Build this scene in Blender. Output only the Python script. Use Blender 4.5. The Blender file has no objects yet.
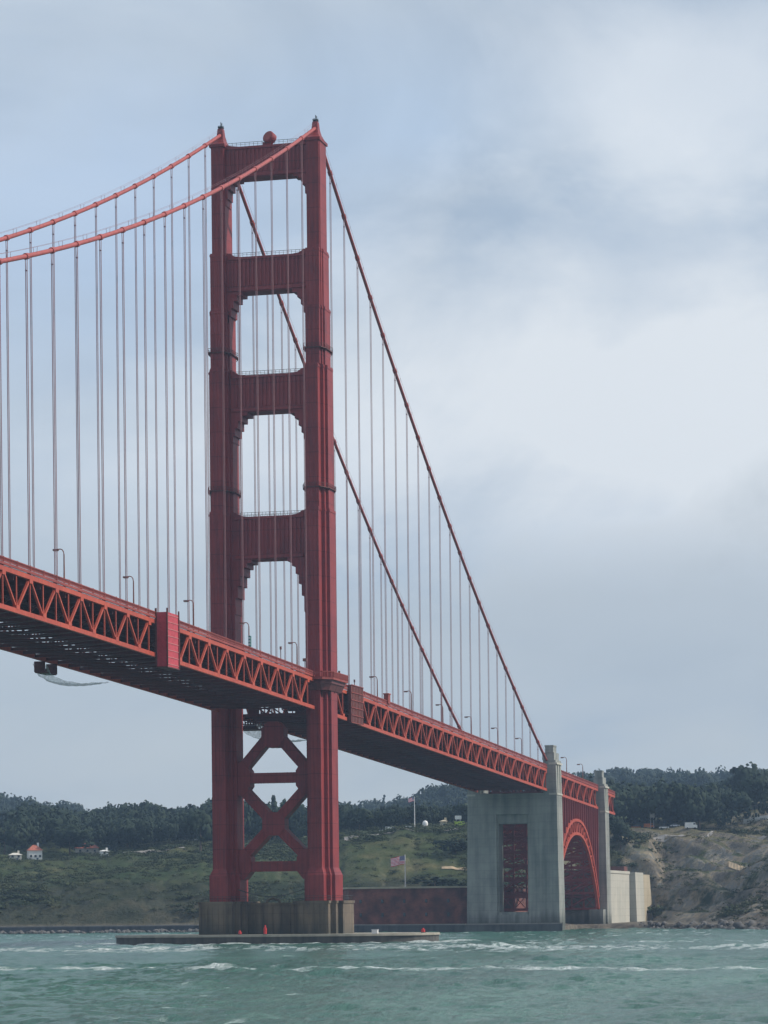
import bpy, math, random
import numpy as np
from mathutils import Vector, Matrix
random.seed(7); rng = np.random.default_rng(7)
scn = bpy.context.scene
COL = scn.collection
# ------------------------------------------------------------------ camera (real metres: x = south along the bridge, y = east, z = up)
CAM = Vector((-793.2875, -224.7954, 10.0144)); YAW, PIT, ROLL, FPX, PPY = .2398, .0033, -.0107, 2963.49, 900.0
Fv = Vector((math.cos(PIT)*math.cos(YAW), math.cos(PIT)*math.sin(YAW), math.sin(PIT)))
Rv = Fv.cross(Vector((0, 0, 1))).normalized(); Uv = Rv.cross(Fv)
R2 = Rv*math.cos(ROLL)+Uv*math.sin(ROLL); U2 = -Rv*math.sin(ROLL)+Uv*math.cos(ROLL)
cam_d = bpy.data.cameras.new('camera'); cam = bpy.data.objects.new('camera', cam_d); COL.objects.link(cam)
m = Matrix((R2, U2, -Fv)).transposed().to_4x4(); m.translation = CAM; cam.matrix_world = m
cam_d.sensor_fit = 'VERTICAL'; cam_d.sensor_height = 36; cam_d.sensor_width = 27
cam_d.lens = FPX/1024*36; cam_d.shift_y = (PPY-512)/1024; cam_d.clip_end = 40000; cam_d.clip_start = 1
scn.camera = cam
FH = Vector((math.cos(YAW), math.sin(YAW))); RH = Vector((math.sin(YAW), -math.cos(YAW)))
def XY(u, d):
    """ground point: bearing u (in 1/2963 of a radian-tangent), d metres out from the viewpoint"""
    k = (u-384)/FPX*d
    return CAM.x+FH.x*d+RH.x*k, CAM.y+FH.y*d+RH.y*k
def ZV(u, v, d): return 10+(913.9-.01068*u-v)*d/FPX
# ------------------------------------------------------------------ materials
def newmat(name):
    mt = bpy.data.materials.new(name); mt.use_nodes = True
    nt = mt.node_tree; nt.nodes.clear()
    return mt, nt, nt.nodes, nt.links
def N(ns, t, **kw):
    n = ns.new(t)
    for k, v in kw.items():
        if hasattr(n, k): setattr(n, k, v)
        else: n.inputs[k].default_value = v
    return n
def mat(name, c, rough=.6, var=.25, scale=.6, bump=0.0, bscale=3.0, metal=0, c2=None, stretch=(1, 1, 1), detail=6, spec=.5, lo=.35, hi=.65):
    mt, nt, ns, ln = newmat(name)
    out = ns.new('ShaderNodeOutputMaterial'); b = ns.new('ShaderNodeBsdfPrincipled'); ln.new(b.outputs[0], out.inputs[0])
    b.inputs['Roughness'].default_value = rough; b.inputs['Metallic'].default_value = metal
    b.inputs['Specular IOR Level'].default_value = spec
    g = ns.new('ShaderNodeNewGeometry'); mp = ns.new('ShaderNodeMapping'); ln.new(g.outputs['Position'], mp.inputs[0])
    mp.inputs['Scale'].default_value = stretch
    nz = N(ns, 'ShaderNodeTexNoise', Scale=scale, Detail=float(detail), Roughness=.6); ln.new(mp.outputs[0], nz.inputs['Vector'])
    rp = ns.new('ShaderNodeValToRGB'); ln.new(nz.outputs['Fac'], rp.inputs[0])
    if c2 is None: c2 = tuple(min(1, x*(1+var)) for x in c); c1 = tuple(x*(1-var) for x in c)
    else: c1 = c
    rp.color_ramp.elements[0].position = lo; rp.color_ramp.elements[1].position = hi
    rp.color_ramp.elements[0].color = (*c1, 1); rp.color_ramp.elements[1].color = (*c2, 1)
    ln.new(rp.outputs[0], b.inputs['Base Color'])
    if bump:
        n2 = N(ns, 'ShaderNodeTexNoise', Scale=bscale, Detail=5.0); ln.new(mp.outputs[0], n2.inputs['Vector'])
        bp = N(ns, 'ShaderNodeBump', Strength=bump, Distance=.3); ln.new(n2.outputs['Fac'], bp.inputs['Height']); ln.new(bp.outputs[0], b.inputs['Normal'])
    mt['_c'] = 1
    return mt
def steel_mat(name, c, dark, seams=True):
    """painted riveted plate: faded patches, vertical streaks, plate seams"""
    mt, nt, ns, ln = newmat(name)
    out = ns.new('ShaderNodeOutputMaterial'); b = ns.new('ShaderNodeBsdfPrincipled'); ln.new(b.outputs[0], out.inputs[0])
    b.inputs['Roughness'].default_value = .55; b.inputs['Specular IOR Level'].default_value = .35
    g = ns.new('ShaderNodeNewGeometry')
    n1 = N(ns, 'ShaderNodeTexNoise', Scale=.12, Detail=6.0, Roughness=.65); ln.new(g.outputs['Position'], n1.inputs['Vector'])
    mp = ns.new('ShaderNodeMapping'); mp.inputs['Scale'].default_value = (1.6, 1.6, .06); ln.new(g.outputs['Position'], mp.inputs[0])
    n2 = N(ns, 'ShaderNodeTexNoise', Scale=1.0, Detail=5.0, Roughness=.6); ln.new(mp.outputs[0], n2.inputs['Vector'])
    ad = N(ns, 'ShaderNodeMath', operation='ADD'); ln.new(n1.outputs['Fac'], ad.inputs[0]); ln.new(n2.outputs['Fac'], ad.inputs[1])
    hf = N(ns, 'ShaderNodeMath', operation='MULTIPLY'); ln.new(ad.outputs[0], hf.inputs[0]); hf.inputs[1].default_value = .5
    rp = ns.new('ShaderNodeValToRGB'); ln.new(hf.outputs[0], rp.inputs[0])
    e = rp.color_ramp.elements; e[0].position = .36; e[0].color = (*dark, 1); e[1].position = .7; e[1].color = (c[0]*1.15, c[1]*1.6, c[2]*1.45, 1); ek = e.new(.56); ek.color = (*c, 1)
    col = rp.outputs[0]
    if seams:
        sx = ns.new('ShaderNodeSeparateXYZ'); ln.new(g.outputs['Position'], sx.inputs[0])
        fr = N(ns, 'ShaderNodeMath', operation='PINGPONG'); ln.new(sx.outputs[2], fr.inputs[0]); fr.inputs[1].default_value = 3.4
        cp = N(ns, 'ShaderNodeMath', operation='LESS_THAN'); ln.new(fr.outputs[0], cp.inputs[0]); cp.inputs[1].default_value = .1
        mlt = N(ns, 'ShaderNodeMath', operation='MULTIPLY'); ln.new(cp.outputs[0], mlt.inputs[0]); mlt.inputs[1].default_value = .5
        mx = N(ns, 'ShaderNodeMixRGB', blend_type='MULTIPLY'); ln.new(mlt.outputs[0], mx.inputs[0]); ln.new(col, mx.inputs[1]); mx.inputs[2].default_value = (.35, .3, .3, 1)
        col = mx.outputs[0]
        n3 = N(ns, 'ShaderNodeTexVoronoi', Scale=1.3); ln.new(g.outputs['Position'], n3.inputs['Vector'])
        bp = N(ns, 'ShaderNodeBump', Strength=.25, Distance=.15); ln.new(n3.outputs['Distance'], bp.inputs['Height']); ln.new(bp.outputs[0], b.inputs['Normal'])
    ln.new(col, b.inputs['Base Color'])
    return mt
M = {}
ORG = (.27, .036, .036); ORGD = (.15, .024, .029)
M['steel'] = steel_mat('tower_steel', ORG, ORGD)
M['truss'] = steel_mat('truss_steel', (.48, .082, .046), (.34, .058, .038), False)
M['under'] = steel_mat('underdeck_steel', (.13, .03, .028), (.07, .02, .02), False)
M['rail'] = steel_mat('railing_steel', (.32, .06, .045), (.2, .04, .035), False)
M['cable'] = mat('cable_paint', (.37, .068, .056), .5, .15, .8)
M['rope'] = mat('suspender_rope', (.25, .11, .12), .5, .15, .8)
M['darkmetal'] = mat('weathered_dark_metal', (.05, .055, .055), .6, .4, 1.5)
M['archbr'] = steel_mat('arch_bracing_steel', (.30, .046, .044), (.18, .032, .033), False)
M['tealmetal'] = mat('bracket_metal', (.13, .035, .035), .6, .4, .8)
M['lamp'] = mat('lamp_post_paint', (.20, .07, .05), .5, .2, 1)
M['lampglass'] = mat('lamp_glass', (.55, .5, .4), .25, .1, 3)
M['tarp'] = mat('crimson_sheeting', (.46, .05, .07), .7, .12, .8, .4, 1.5)
M['tarpline'] = mat('sheeting_batten', (.55, .2, .2), .7, .1, 1)
M['darkmesh'] = mat('brown_screening', (.12, .04, .035), .8, .3, 2.5, .3)
M['asphalt'] = mat('asphalt', (.05, .05, .05), .9, .3, .8)
M['road'] = mat('far_road', (.24, .22, .20), .9, .2, .2)
M['tan'] = mat('tan_trail', (.42, .31, .19), .9, .2, .2)
M['white'] = mat('white_paint', (.75, .74, .72), .5, .08, .5)
M['cream'] = mat('cream_wall', (.62, .58, .5), .8, .1, .5)
M['redroof'] = mat('terracotta_roof', (.40, .12, .075), .8, .25, 1.2)
M['glass'] = mat('dark_glass', (.03, .04, .05), .1, .2, 1)
M['tyre'] = mat('rubber', (.02, .02, .02), .9, .2, 3)
M['orange'] = mat('orange_paint', (.7, .18, .03), .5, .1, 1)
M['lime'] = mat('lime_paint', (.45, .62, .05), .5, .1, 1)
M['silver'] = mat('silver_paint', (.5, .52, .55), .35, .1, 1)
M['blue'] = mat('dark_blue_paint', (.05, .08, .16), .35, .1, 1)
M['redpaint'] = mat('red_buoy_paint', (.55, .03, .03), .5, .15, 2)
M['grn'] = mat('green_sign_paint', (.05, .16, .15), .5, .1, 2)
M['trunk'] = mat('bark', (.09, .065, .045), .9, .3, 1.5)
M['rock'] = mat('riprap_rock', (.06, .058, .055), .95, .4, .35, .8, .8, c2=(.16, .15, .14))
M['brick'] = None
def brick_mat():
    mt, nt, ns, ln = newmat('fort_brick')
    out = ns.new('ShaderNodeOutputMaterial'); b = N(ns, 'ShaderNodeBsdfPrincipled', Roughness=.9); ln.new(b.outputs[0], out.inputs[0])
    g = ns.new('ShaderNodeNewGeometry'); sp = ns.new('ShaderNodeSeparateXYZ'); ln.new(g.outputs['Position'], sp.inputs[0])
    ad = N(ns, 'ShaderNodeMath', operation='ADD'); ln.new(sp.outputs[0], ad.inputs[0]); ln.new(sp.outputs[1], ad.inputs[1])
    cb = ns.new('ShaderNodeCombineXYZ'); ln.new(ad.outputs[0], cb.inputs[0]); ln.new(sp.outputs[2], cb.inputs[1])
    br = N(ns, 'ShaderNodeTexBrick', Scale=1.0); ln.new(cb.outputs[0], br.inputs['Vector'])
    br.inputs['Color1'].default_value = (.20, .07, .055, 1); br.inputs['Color2'].default_value = (.15, .05, .042, 1); br.inputs['Mortar'].default_value = (.16, .11, .1, 1)
    br.inputs['Brick Width'].default_value = .9; br.inputs['Row Height'].default_value = .35; br.inputs['Mortar Size'].default_value = .03
    nz = N(ns, 'ShaderNodeTexNoise', Scale=.18, Detail=6.0); ln.new(g.outputs['Position'], nz.inputs['Vector'])
    rp = ns.new('ShaderNodeValToRGB'); ln.new(nz.outputs['Fac'], rp.inputs[0]); rp.color_ramp.elements[0].position = .35; rp.color_ramp.elements[1].position = .65
    rp.color_ramp.elements[0].color = (.42, .42, .48, 1); rp.color_ramp.elements[1].color = (1.4, 1.2, 1.1, 1)
    mx = N(ns, 'ShaderNodeMixRGB', blend_type='MULTIPLY'); mx.inputs[0].default_value = 1; ln.new(br.outputs['Color'], mx.inputs[1]); ln.new(rp.outputs[0], mx.inputs[2])
    ln.new(mx.outputs[0], b.inputs['Base Color']); return mt
M['brick'] = brick_mat()
def concrete_mat(name, c1, c2, streak=.5, tide=True):
    mt, nt, ns, ln = newmat(name)
    out = ns.new('ShaderNodeOutputMaterial'); b = N(ns, 'ShaderNodeBsdfPrincipled', Roughness=.9); ln.new(b.outputs[0], out.inputs[0])
    g = ns.new('ShaderNodeNewGeometry')
    n1 = N(ns, 'ShaderNodeTexNoise', Scale=.09, Detail=8.0, Roughness=.62); ln.new(g.outputs['Position'], n1.inputs['Vector'])
    mp = ns.new('ShaderNodeMapping'); mp.inputs['Scale'].default_value = (.5, .5, .04); ln.new(g.outputs['Position'], mp.inputs[0])
    n2 = N(ns, 'ShaderNodeTexNoise', Scale=1.0, Detail=6.0); ln.new(mp.outputs[0], n2.inputs['Vector'])
    mixn = N(ns, 'ShaderNodeMixRGB'); mixn.inputs[0].default_value = streak; ln.new(n1.outputs['Fac'], mixn.inputs[1]); ln.new(n2.outputs['Fac'], mixn.inputs[2])
    rp = ns.new('ShaderNodeValToRGB'); ln.new(mixn.outputs[0], rp.inputs[0])
    rp.color_ramp.elements[0].position = .38; rp.color_ramp.elements[1].position = .6
    rp.color_ramp.elements[0].color = (*c1, 1); rp.color_ramp.elements[1].color = (*c2, 1)
    sp = ns.new('ShaderNodeSeparateXYZ'); ln.new(g.outputs['Position'], sp.inputs[0])
    # pour lift joints
    fr = N(ns, 'ShaderNodeMath', operation='PINGPONG'); ln.new(sp.outputs[2], fr.inputs[0]); fr.inputs[1].default_value = 1.55
    cp = N(ns, 'ShaderNodeMath', operation='LESS_THAN'); ln.new(fr.outputs[0], cp.inputs[0]); cp.inputs[1].default_value = .09
    ml = N(ns, 'ShaderNodeMath', operation='MULTIPLY'); ln.new(cp.outputs[0], ml.inputs[0]); ml.inputs[1].default_value = .3
    mx = N(ns, 'ShaderNodeMixRGB', blend_type='MULTIPLY'); ln.new(ml.outputs[0], mx.inputs[0]); ln.new(rp.outputs[0], mx.inputs[1]); mx.inputs[2].default_value = (.4, .4, .4, 1)
    col = mx.outputs[0]
    if tide:   # algae and damp near the waterline, ragged edge
        am = N(ns, 'ShaderNodeMath', operation='MULTIPLY_ADD'); ln.new(n2.outputs['Fac'], am.inputs[0]); am.inputs[1].default_value = 9.0; ln.new(sp.outputs[2], am.inputs[2])
        mr = N(ns, 'ShaderNodeMapRange'); mr.inputs['From Min'].default_value = 8.5; mr.inputs['From Max'].default_value = 13; mr.inputs['To Min'].default_value = .75; mr.inputs['To Max'].default_value = 0; ln.new(am.outputs[0], mr.inputs[0])
        m3 = N(ns, 'ShaderNodeMixRGB'); ln.new(mr.outputs[0], m3.inputs[0]); ln.new(col, m3.inputs[1]); m3.inputs[2].default_value = (.055, .06, .05, 1); col = m3.outputs[0]
    ln.new(col, b.inputs['Base Color'])
    bp = N(ns, 'ShaderNodeBump', Strength=.3, Distance=.3); ln.new(n1.outputs['Fac'], bp.inputs['Height']); ln.new(bp.outputs[0], b.inputs['Normal'])
    return mt
M['conc'] = concrete_mat('grey_concrete', (.17, .185, .172), (.33, .335, .305))
M['concpier'] = concrete_mat('stained_pier_concrete', (.065, .054, .043), (.20, .155, .11))
M['conctan'] = concrete_mat('tan_concrete', (.36, .31, .22), (.50, .43, .31), .4, False)
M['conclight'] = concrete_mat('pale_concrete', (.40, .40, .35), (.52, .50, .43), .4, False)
M['fender'] = concrete_mat('wet_fender_concrete', (.045, .045, .042), (.10, .095, .085), .6, False)
M['fendertop'] = concrete_mat('fender_top_concrete', (.20, .19, .15), (.34, .31, .25), .4, False)
M['seawall'] = concrete_mat('dark_seawall', (.04, .045, .05), (.09, .095, .10), .5, False)
# net: thin woven sheet, partly open
mt, nt, ns, ln = newmat('safety_net'); out = ns.new('ShaderNodeOutputMaterial'); ms = ns.new('ShaderNodeMixShader'); tr = ns.new('ShaderNodeBsdfTransparent'); df = N(ns, 'ShaderNodeBsdfDiffuse', Color=(.45, .48, .5, 1))
g = ns.new('ShaderNodeNewGeometry'); vz = N(ns, 'ShaderNodeTexNoise', Scale=1.5, Detail=3.0); ln.new(g.outputs['Position'], vz.inputs['Vector'])
ln.new(vz.outputs['Fac'], ms.inputs[0]); ln.new(tr.outputs[0], ms.inputs[1]); ln.new(df.outputs[0], ms.inputs[2]); ln.new(ms.outputs[0], out.inputs[0]); M['net'] = mt
# flag cloth: thirteen stripes and a starred canton in the flag's own coordinates (x along the fly, z up)
mt, nt, ns, ln = newmat('flag_cloth'); out = ns.new('ShaderNodeOutputMaterial'); b = N(ns, 'ShaderNodeBsdfPrincipled', Roughness=.8); ln.new(b.outputs[0], out.inputs[0])
uv = ns.new('ShaderNodeUVMap'); sp = ns.new('ShaderNodeSeparateXYZ'); ln.new(uv.outputs[0], sp.inputs[0])
a1 = N(ns, 'ShaderNodeMath', operation='MULTIPLY'); ln.new(sp.outputs[1], a1.inputs[0]); a1.inputs[1].default_value = 6.5
a2 = N(ns, 'ShaderNodeMath', operation='FRACT'); ln.new(a1.outputs[0], a2.inputs[0])
a3 = N(ns, 'ShaderNodeMath', operation='GREATER_THAN'); ln.new(a2.outputs[0], a3.inputs[0]); a3.inputs[1].default_value = .5
mx = N(ns, 'ShaderNodeMixRGB'); ln.new(a3.outputs[0], mx.inputs[0]); mx.inputs[1].default_value = (.72, .03, .08, 1); mx.inputs[2].default_value = (.9, .85, .88, 1)
c1 = N(ns, 'ShaderNodeMath', operation='LESS_THAN'); ln.new(sp.outputs[0], c1.inputs[0]); c1.inputs[1].default_value = .4
c2 = N(ns, 'ShaderNodeMath', operation='GREATER_THAN'); ln.new(sp.outputs[1], c2.inputs[0]); c2.inputs[1].default_value = .46
c3 = N(ns, 'ShaderNodeMath', operation='MULTIPLY'); ln.new(c1.outputs[0], c3.inputs[0]); ln.new(c2.outputs[0], c3.inputs[1])
vo = N(ns, 'ShaderNodeTexVoronoi', Scale=18.0, Randomness=0.0); ln.new(uv.outputs[0], vo.inputs['Vector'])
st = N(ns, 'ShaderNodeMath', operation='LESS_THAN'); ln.new(vo.outputs['Distance'], st.inputs[0]); st.inputs[1].default_value = .28
m4 = N(ns, 'ShaderNodeMixRGB'); ln.new(st.outputs[0], m4.inputs[0]); m4.inputs[1].default_value = (.04, .05, .2, 1); m4.inputs[2].default_value = (.8, .8, .8, 1)
m2 = N(ns, 'ShaderNodeMixRGB'); ln.new(c3.outputs[0], m2.inputs[0]); ln.new(mx.outputs[0], m2.inputs[1]); ln.new(m4.outputs[0], m2.inputs[2]); ln.new(m2.outputs[0], b.inputs['Base Color']); M['flag'] = mt
def leaf_mat(name, c1, c2, scale=.07):
    mt, nt, ns, ln = newmat(name)
    out = ns.new('ShaderNodeOutputMaterial'); b = N(ns, 'ShaderNodeBsdfPrincipled', Roughness=.8); ln.new(b.outputs[0], out.inputs[0]); b.inputs['Specular IOR Level'].default_value = .15
    g = ns.new('ShaderNodeNewGeometry'); nz = N(ns, 'ShaderNodeTexNoise', Scale=scale, Detail=7.0, Roughness=.75); ln.new(g.outputs['Position'], nz.inputs['Vector'])
    rp = ns.new('ShaderNodeValToRGB'); ln.new(nz.outputs['Fac'], rp.inputs[0]); rp.color_ramp.elements[0].position = .38; rp.color_ramp.elements[1].position = .62
    rp.color_ramp.elements[0].color = (*c1, 1); rp.color_ramp.elements[1].color = (*c2, 1)
    ln.new(rp.outputs[0], b.inputs['Base Color']); return mt
M['leaf'] = leaf_mat('cypress_foliage', (.013, .026, .018), (.032, .048, .028))
M['leaf2'] = leaf_mat('pine_foliage', (.018, .032, .024), (.042, .056, .036))
M['scrub'] = leaf_mat('coastal_scrub_leaves', (.030, .050, .022), (.085, .095, .045), .05)
# ------------------------------------------------------------------ builders
class MB:
    def __init__(s): s.v = []; s.f = []
    def add(s, vs, fs):
        n = len(s.v); s.v += [tuple(v) for v in vs]; s.f += [tuple(i+n for i in f) for f in fs]; return s
    def box(s, a, b):
        x0, y0, z0 = a; x1, y1, z1 = b
        x0, x1 = sorted((x0, x1)); y0, y1 = sorted((y0, y1)); z0, z1 = sorted((z0, z1))
        return s.add([(x0, y0, z0), (x1, y0, z0), (x1, y1, z0), (x0, y1, z0), (x0, y0, z1), (x1, y0, z1), (x1, y1, z1), (x0, y1, z1)],
                     [(0, 3, 2, 1), (4, 5, 6, 7), (0, 1, 5, 4), (1, 2, 6, 5), (2, 3, 7, 6), (3, 0, 4, 7)])
    def beam(s, p, q, w, h=None, up=(0, 0, 1)):
        h = h or w; p = Vector(p); q = Vector(q); d = (q-p).normalized(); up = Vector(up)
        if abs(d.dot(up)) > .99: up = Vector((1, 0, 0))
        a = d.cross(up).normalized(); b = a.cross(d)
        vs = []
        for c in (p, q):
            for i, j in ((-1, -1), (1, -1), (1, 1), (-1, 1)): vs.append(c+a*(i*w/2)+b*(j*h/2))
        return s.add(vs, [(3, 2, 1, 0), (4, 5, 6, 7), (0, 1, 5, 4), (1, 2, 6, 5), (2, 3, 7, 6), (3, 0, 4, 7)])
    def prism(s, poly, z0, z1, poly2=None, cap=True):
        n = len(poly); poly2 = poly2 or poly
        vs = [(x, y, z0) for x, y in poly]+[(x, y, z1) for x, y in poly2]
        fs = [(i, (i+1) % n, n+(i+1) % n, n+i) for i in range(n)]
        if cap: fs += [tuple(range(n-1, -1, -1)), tuple(range(n, 2*n))]
        return s.add(vs, fs)
    def slabyz(s, poly, x0, x1):
        n = len(poly)
        vs = [(x0, y, z) for y, z in poly]+[(x1, y, z) for y, z in poly]
        return s.add(vs, [(i, (i+1) % n, n+(i+1) % n, n+i) for i in range(n)]+[tuple(range(n-1, -1, -1)), tuple(range(n, 2*n))])
    def tube(s, pts, r, n=8, closed=True):
        pts = [Vector(p) for p in pts]; vs = []; rs = r if isinstance(r, (list, tuple)) else [r]*len(pts)
        for i, p in enumerate(pts):
            d = (pts[min(i+1, len(pts)-1)]-pts[max(i-1, 0)]).normalized(); up = Vector((0, 0, 1)) if abs(d.z) < .95 else Vector((1, 0, 0))
            a = d.cross(up).normalized(); b = a.cross(d)
            for k in range(n):
                t = 2*math.pi*k/n; vs.append(p+a*(math.cos(t)*rs[i])+b*(math.sin(t)*rs[i]))
        fs = [(i*n+k, i*n+(k+1) % n, (i+1)*n+(k+1) % n, (i+1)*n+k) for i in range(len(pts)-1) for k in range(n)]
        fs += [tuple(range(n-1, -1, -1)), tuple(range((len(pts)-1)*n, len(pts)*n))]
        return s.add(vs, fs)
    def build(s, name, mt, parent=None, smooth=False, recalc=True):
        me = bpy.data.meshes.new(name)
        L = wloc(parent)
        me.from_pydata([(v[0]-L.x, v[1]-L.y, v[2]-L.z) for v in s.v], [], s.f)
        if recalc:
            import bmesh
            bm = bmesh.new(); bm.from_mesh(me); bmesh.ops.recalc_face_normals(bm, faces=bm.faces); bm.to_mesh(me); bm.free()
        me.materials.append(mt)
        if smooth: me.shade_smooth()
        o = bpy.data.objects.new(name, me); COL.objects.link(o)
        if parent: o.parent = parent
        return o
def wloc(o):
    L = Vector((0, 0, 0))
    while o is not None: L += o.location; o = o.parent
    return L
def tag(o, label, cat, group=None):
    o['label'] = label; o['category'] = cat
    if group: o['group'] = group
    return o
def thing(name, label, cat, loc, group=None):
    o = bpy.data.objects.new(name, None); COL.objects.link(o); o.location = loc; o.empty_display_size = 1
    return tag(o, label, cat, group)
def kind(o, k): o['kind'] = k; return o
def dup(o, parent=None):
    c = o.copy(); COL.objects.link(c); c.parent = parent
    for ch in list(o.children): dup(ch, c)
    return c
def grid_mesh(name, V, nu, nv, mt, smooth=True):
    me = bpy.data.meshes.new(name)
    me.vertices.add(nu*nv); me.vertices.foreach_set('co', V.astype(np.float32).ravel())
    i = np.arange(nu-1)[:, None]*nv+np.arange(nv-1)[None, :]
    q = np.stack([i, i+nv, i+nv+1, i+1], -1).reshape(-1, 4)
    me.loops.add(q.size); me.loops.foreach_set('vertex_index', q.ravel().astype(np.int32))
    me.polygons.add(len(q)); me.polygons.foreach_set('loop_start', (np.arange(len(q))*4).astype(np.int32)); me.polygons.foreach_set('loop_total', np.full(len(q), 4, np.int32))
    me.update(); me.validate()
    me.materials.append(mt)
    if smooth: me.shade_smooth()
    o = bpy.data.objects.new(name, me); COL.objects.link(o); return o
def vnoise(x, y, seed=0):
    """value noise, numpy"""
    x = np.asarray(x, float); y = np.asarray(y, float)
    xi = np.floor(x).astype(np.int64); yi = np.floor(y).astype(np.int64); fx = x-xi; fy = y-yi
    fx = fx*fx*(3-2*fx); fy = fy*fy*(3-2*fy)
    def h(a, b):
        n = (a*374761393+b*668265263+seed*982451653) & 0x7fffffff
        n = ((n ^ (n >> 13))*1274126177) & 0x7fffffff
        return ((n ^ (n >> 16)) & 0xffff)/65535.0
    return (h(xi, yi)*(1-fx)+h(xi+1, yi)*fx)*(1-fy)+(h(xi, yi+1)*(1-fx)+h(xi+1, yi+1)*fx)*fy
def fbm(x, y, o=5, seed=0, gain=.5):
    t = 0; a = 1; s = 0
    for i in range(o): t = t+a*vnoise(x*2**i, y*2**i, seed+i*17); s += a; a *= gain
    return t/s
# ------------------------------------------------------------------ bridge geometry
W = 13.7; PB = 15.24; WATER = 1.0
def zt(x): return 73+.026*abs(x)-2.0e-5*x*x if x < 0 else 73-.0285*x
def zmain(x): return 84+142.5*((x+640)/640)**2 if x <= 0 else None
def zcab(x): return 84+142.5*((x+640)/640)**2+.5*((x+640)/640)**8 if x <= 0 else 227.0-.598*x+.00037*x*x
def stepped(steps, cx, cy):
    q = []
    for i, (hx, a) in enumerate(steps):
        q.append((hx, a))
        if i+1 < len(steps): q.append((steps[i+1][0], a))
    r = q[:]                                       # +x +y, from narrow end to wide middle
    pts = [(x, y) for x, y in r]
    pts += [(-x, y) for x, y in reversed(r)]
    pts += [(-x, -y) for x, y in r]
    pts += [(x, -y) for x, y in reversed(r)]
    return [(cx+x, cy+y) for x, y in pts]
LEVELS = [(21.8, 120.9, [(8.2, 1.76), (4.9, 2.75), (3.3, 3.6)]), (120.9, 160.5, [(7.2, 1.72), (4.5, 2.62), (2.9, 3.35)]),
          (160.5, 176.8, [(5.9, 1.95), (4.4, 2.35), (3.0, 2.8)]), (176.8, 192.7, [(5.3, 1.95), (4.1, 2.2), (2.8, 2.5)]), (192.7, 222.6, [(3.95, 1.75), (3.4, 1.95)])]
tower = thing('bridge_tower', 'tall red steel suspension bridge tower rising from the concrete pier', 'bridge tower', (0, 0, 12.7))
for sy in (-1, 1):
    b = MB(); cy = sy*W
    base = [(9.1, 2.4), (5.8, 3.5), (4.1, 4.4)]; up = LEVELS[0][2]
    b.prism(stepped(base, 0, cy), 12.7, 19.8); b.prism(stepped(base, 0, cy), 19.8, 21.8, stepped(up, 0, cy))
    for z0, z1, st in LEVELS:
        b.prism(stepped(st, 0, cy), z0, z1)
        # slim cap moulding on each setback
        if z1 < 200: b.prism(stepped([(h+.12, a+.12) for h, a in st], 0, cy), z1-.9, z1-.35)
    leg = b.build('leg', M['steel'], tower); leg['label'] = 'near west leg with lit fluted side' if sy < 0 else 'far east leg partly in shade'
    # raised pilasters and plate courses on the broad north and south ends
    b = MB()
    for z0, z1, st in LEVELS:
        hx, a = st[0]
        for s in (-1, 1):
            for yy in (-a*.62, 0, a*.62): b.box((s*(hx-.05), cy+yy-.14, z0+1), (s*(hx+.12), cy+yy+.14, z1-1.2))
    b.build('pilaster_ribs', M['steel'], leg)
    # saddle housing
    b = MB(); prof = [(222.6, 4.3, 2.25), (223.4, 4.3, 2.25), (223.4, 3.9, 2.0), (224.2, 2.9, 1.6), (225.2, 1.9, 1.15), (226.4, 1.25, .9), (228.5, .95, .7)]
    for (z0, hx0, a0), (z1, hx1, a1) in zip(prof, prof[1:]):
        if z1 > z0: b.prism(stepped([(hx0, a0)], 0, cy), z0, z1, stepped([(hx1, a1)], 0, cy))
    sh = b.build('saddle_housing', M['steel'], tower)
    b = MB()
    for dx, dy, h in ((-.7, -.5, 1.5), (.7, .5, 1.3), (.6, -.5, 1.1), (-.6, .5, .9), (0, 0, 2.0)): b.beam((dx, cy+dy, 228.3), (dx, cy+dy, 228.5+h), .18)
    b.box((-.9, cy-.7, 228.9), (.9, cy+.7, 229.1)); b.build('finial', M['darkmetal'], sh)
    # dark service platforms clasping the leg
    for zp in (126.4, 165.0):
        st = [l for l in LEVELS if l[0] <= zp < l[1]][0][2]; hx = st[0][0]+.5; a = st[-1][1]+.5
        b = MB(); p = [(-hx, cy-st[0][1]-.5), (-st[-1][0]-.5, cy-a), (st[-1][0]+.5, cy-a), (hx, cy-st[0][1]-.5), (hx, cy+st[0][1]+.5), (st[-1][0]+.5, cy+a), (-st[-1][0]-.5, cy+a), (-hx, cy+st[0][1]+.5)]
        b.prism(p, zp, zp+.25)
        for i in range(8):
            p0 = p[i]; p1 = p[(i+1) % 8]; L = math.dist(p0, p1); n = max(1, int(L/1.2))
            b.beam((*p0, zp+1.2), (*p1, zp+1.2), .1)
            b.beam((*p0, zp+.7), (*p1, zp+.7), .06)
            for k in range(n): t = k/n; x = p0[0]+(p1[0]-p0[0])*t; y = p0[1]+(p1[1]-p0[1])*t; b.beam((x, y, zp+.2), (x, y, zp+1.2), .08)
            b.beam((*p0, zp+.1), (0+(p0[0])*.75, cy+(p0[1]-cy)*.7, zp-1.2), .15)
        b.build('service_platform', M['darkmesh'], leg)
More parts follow.
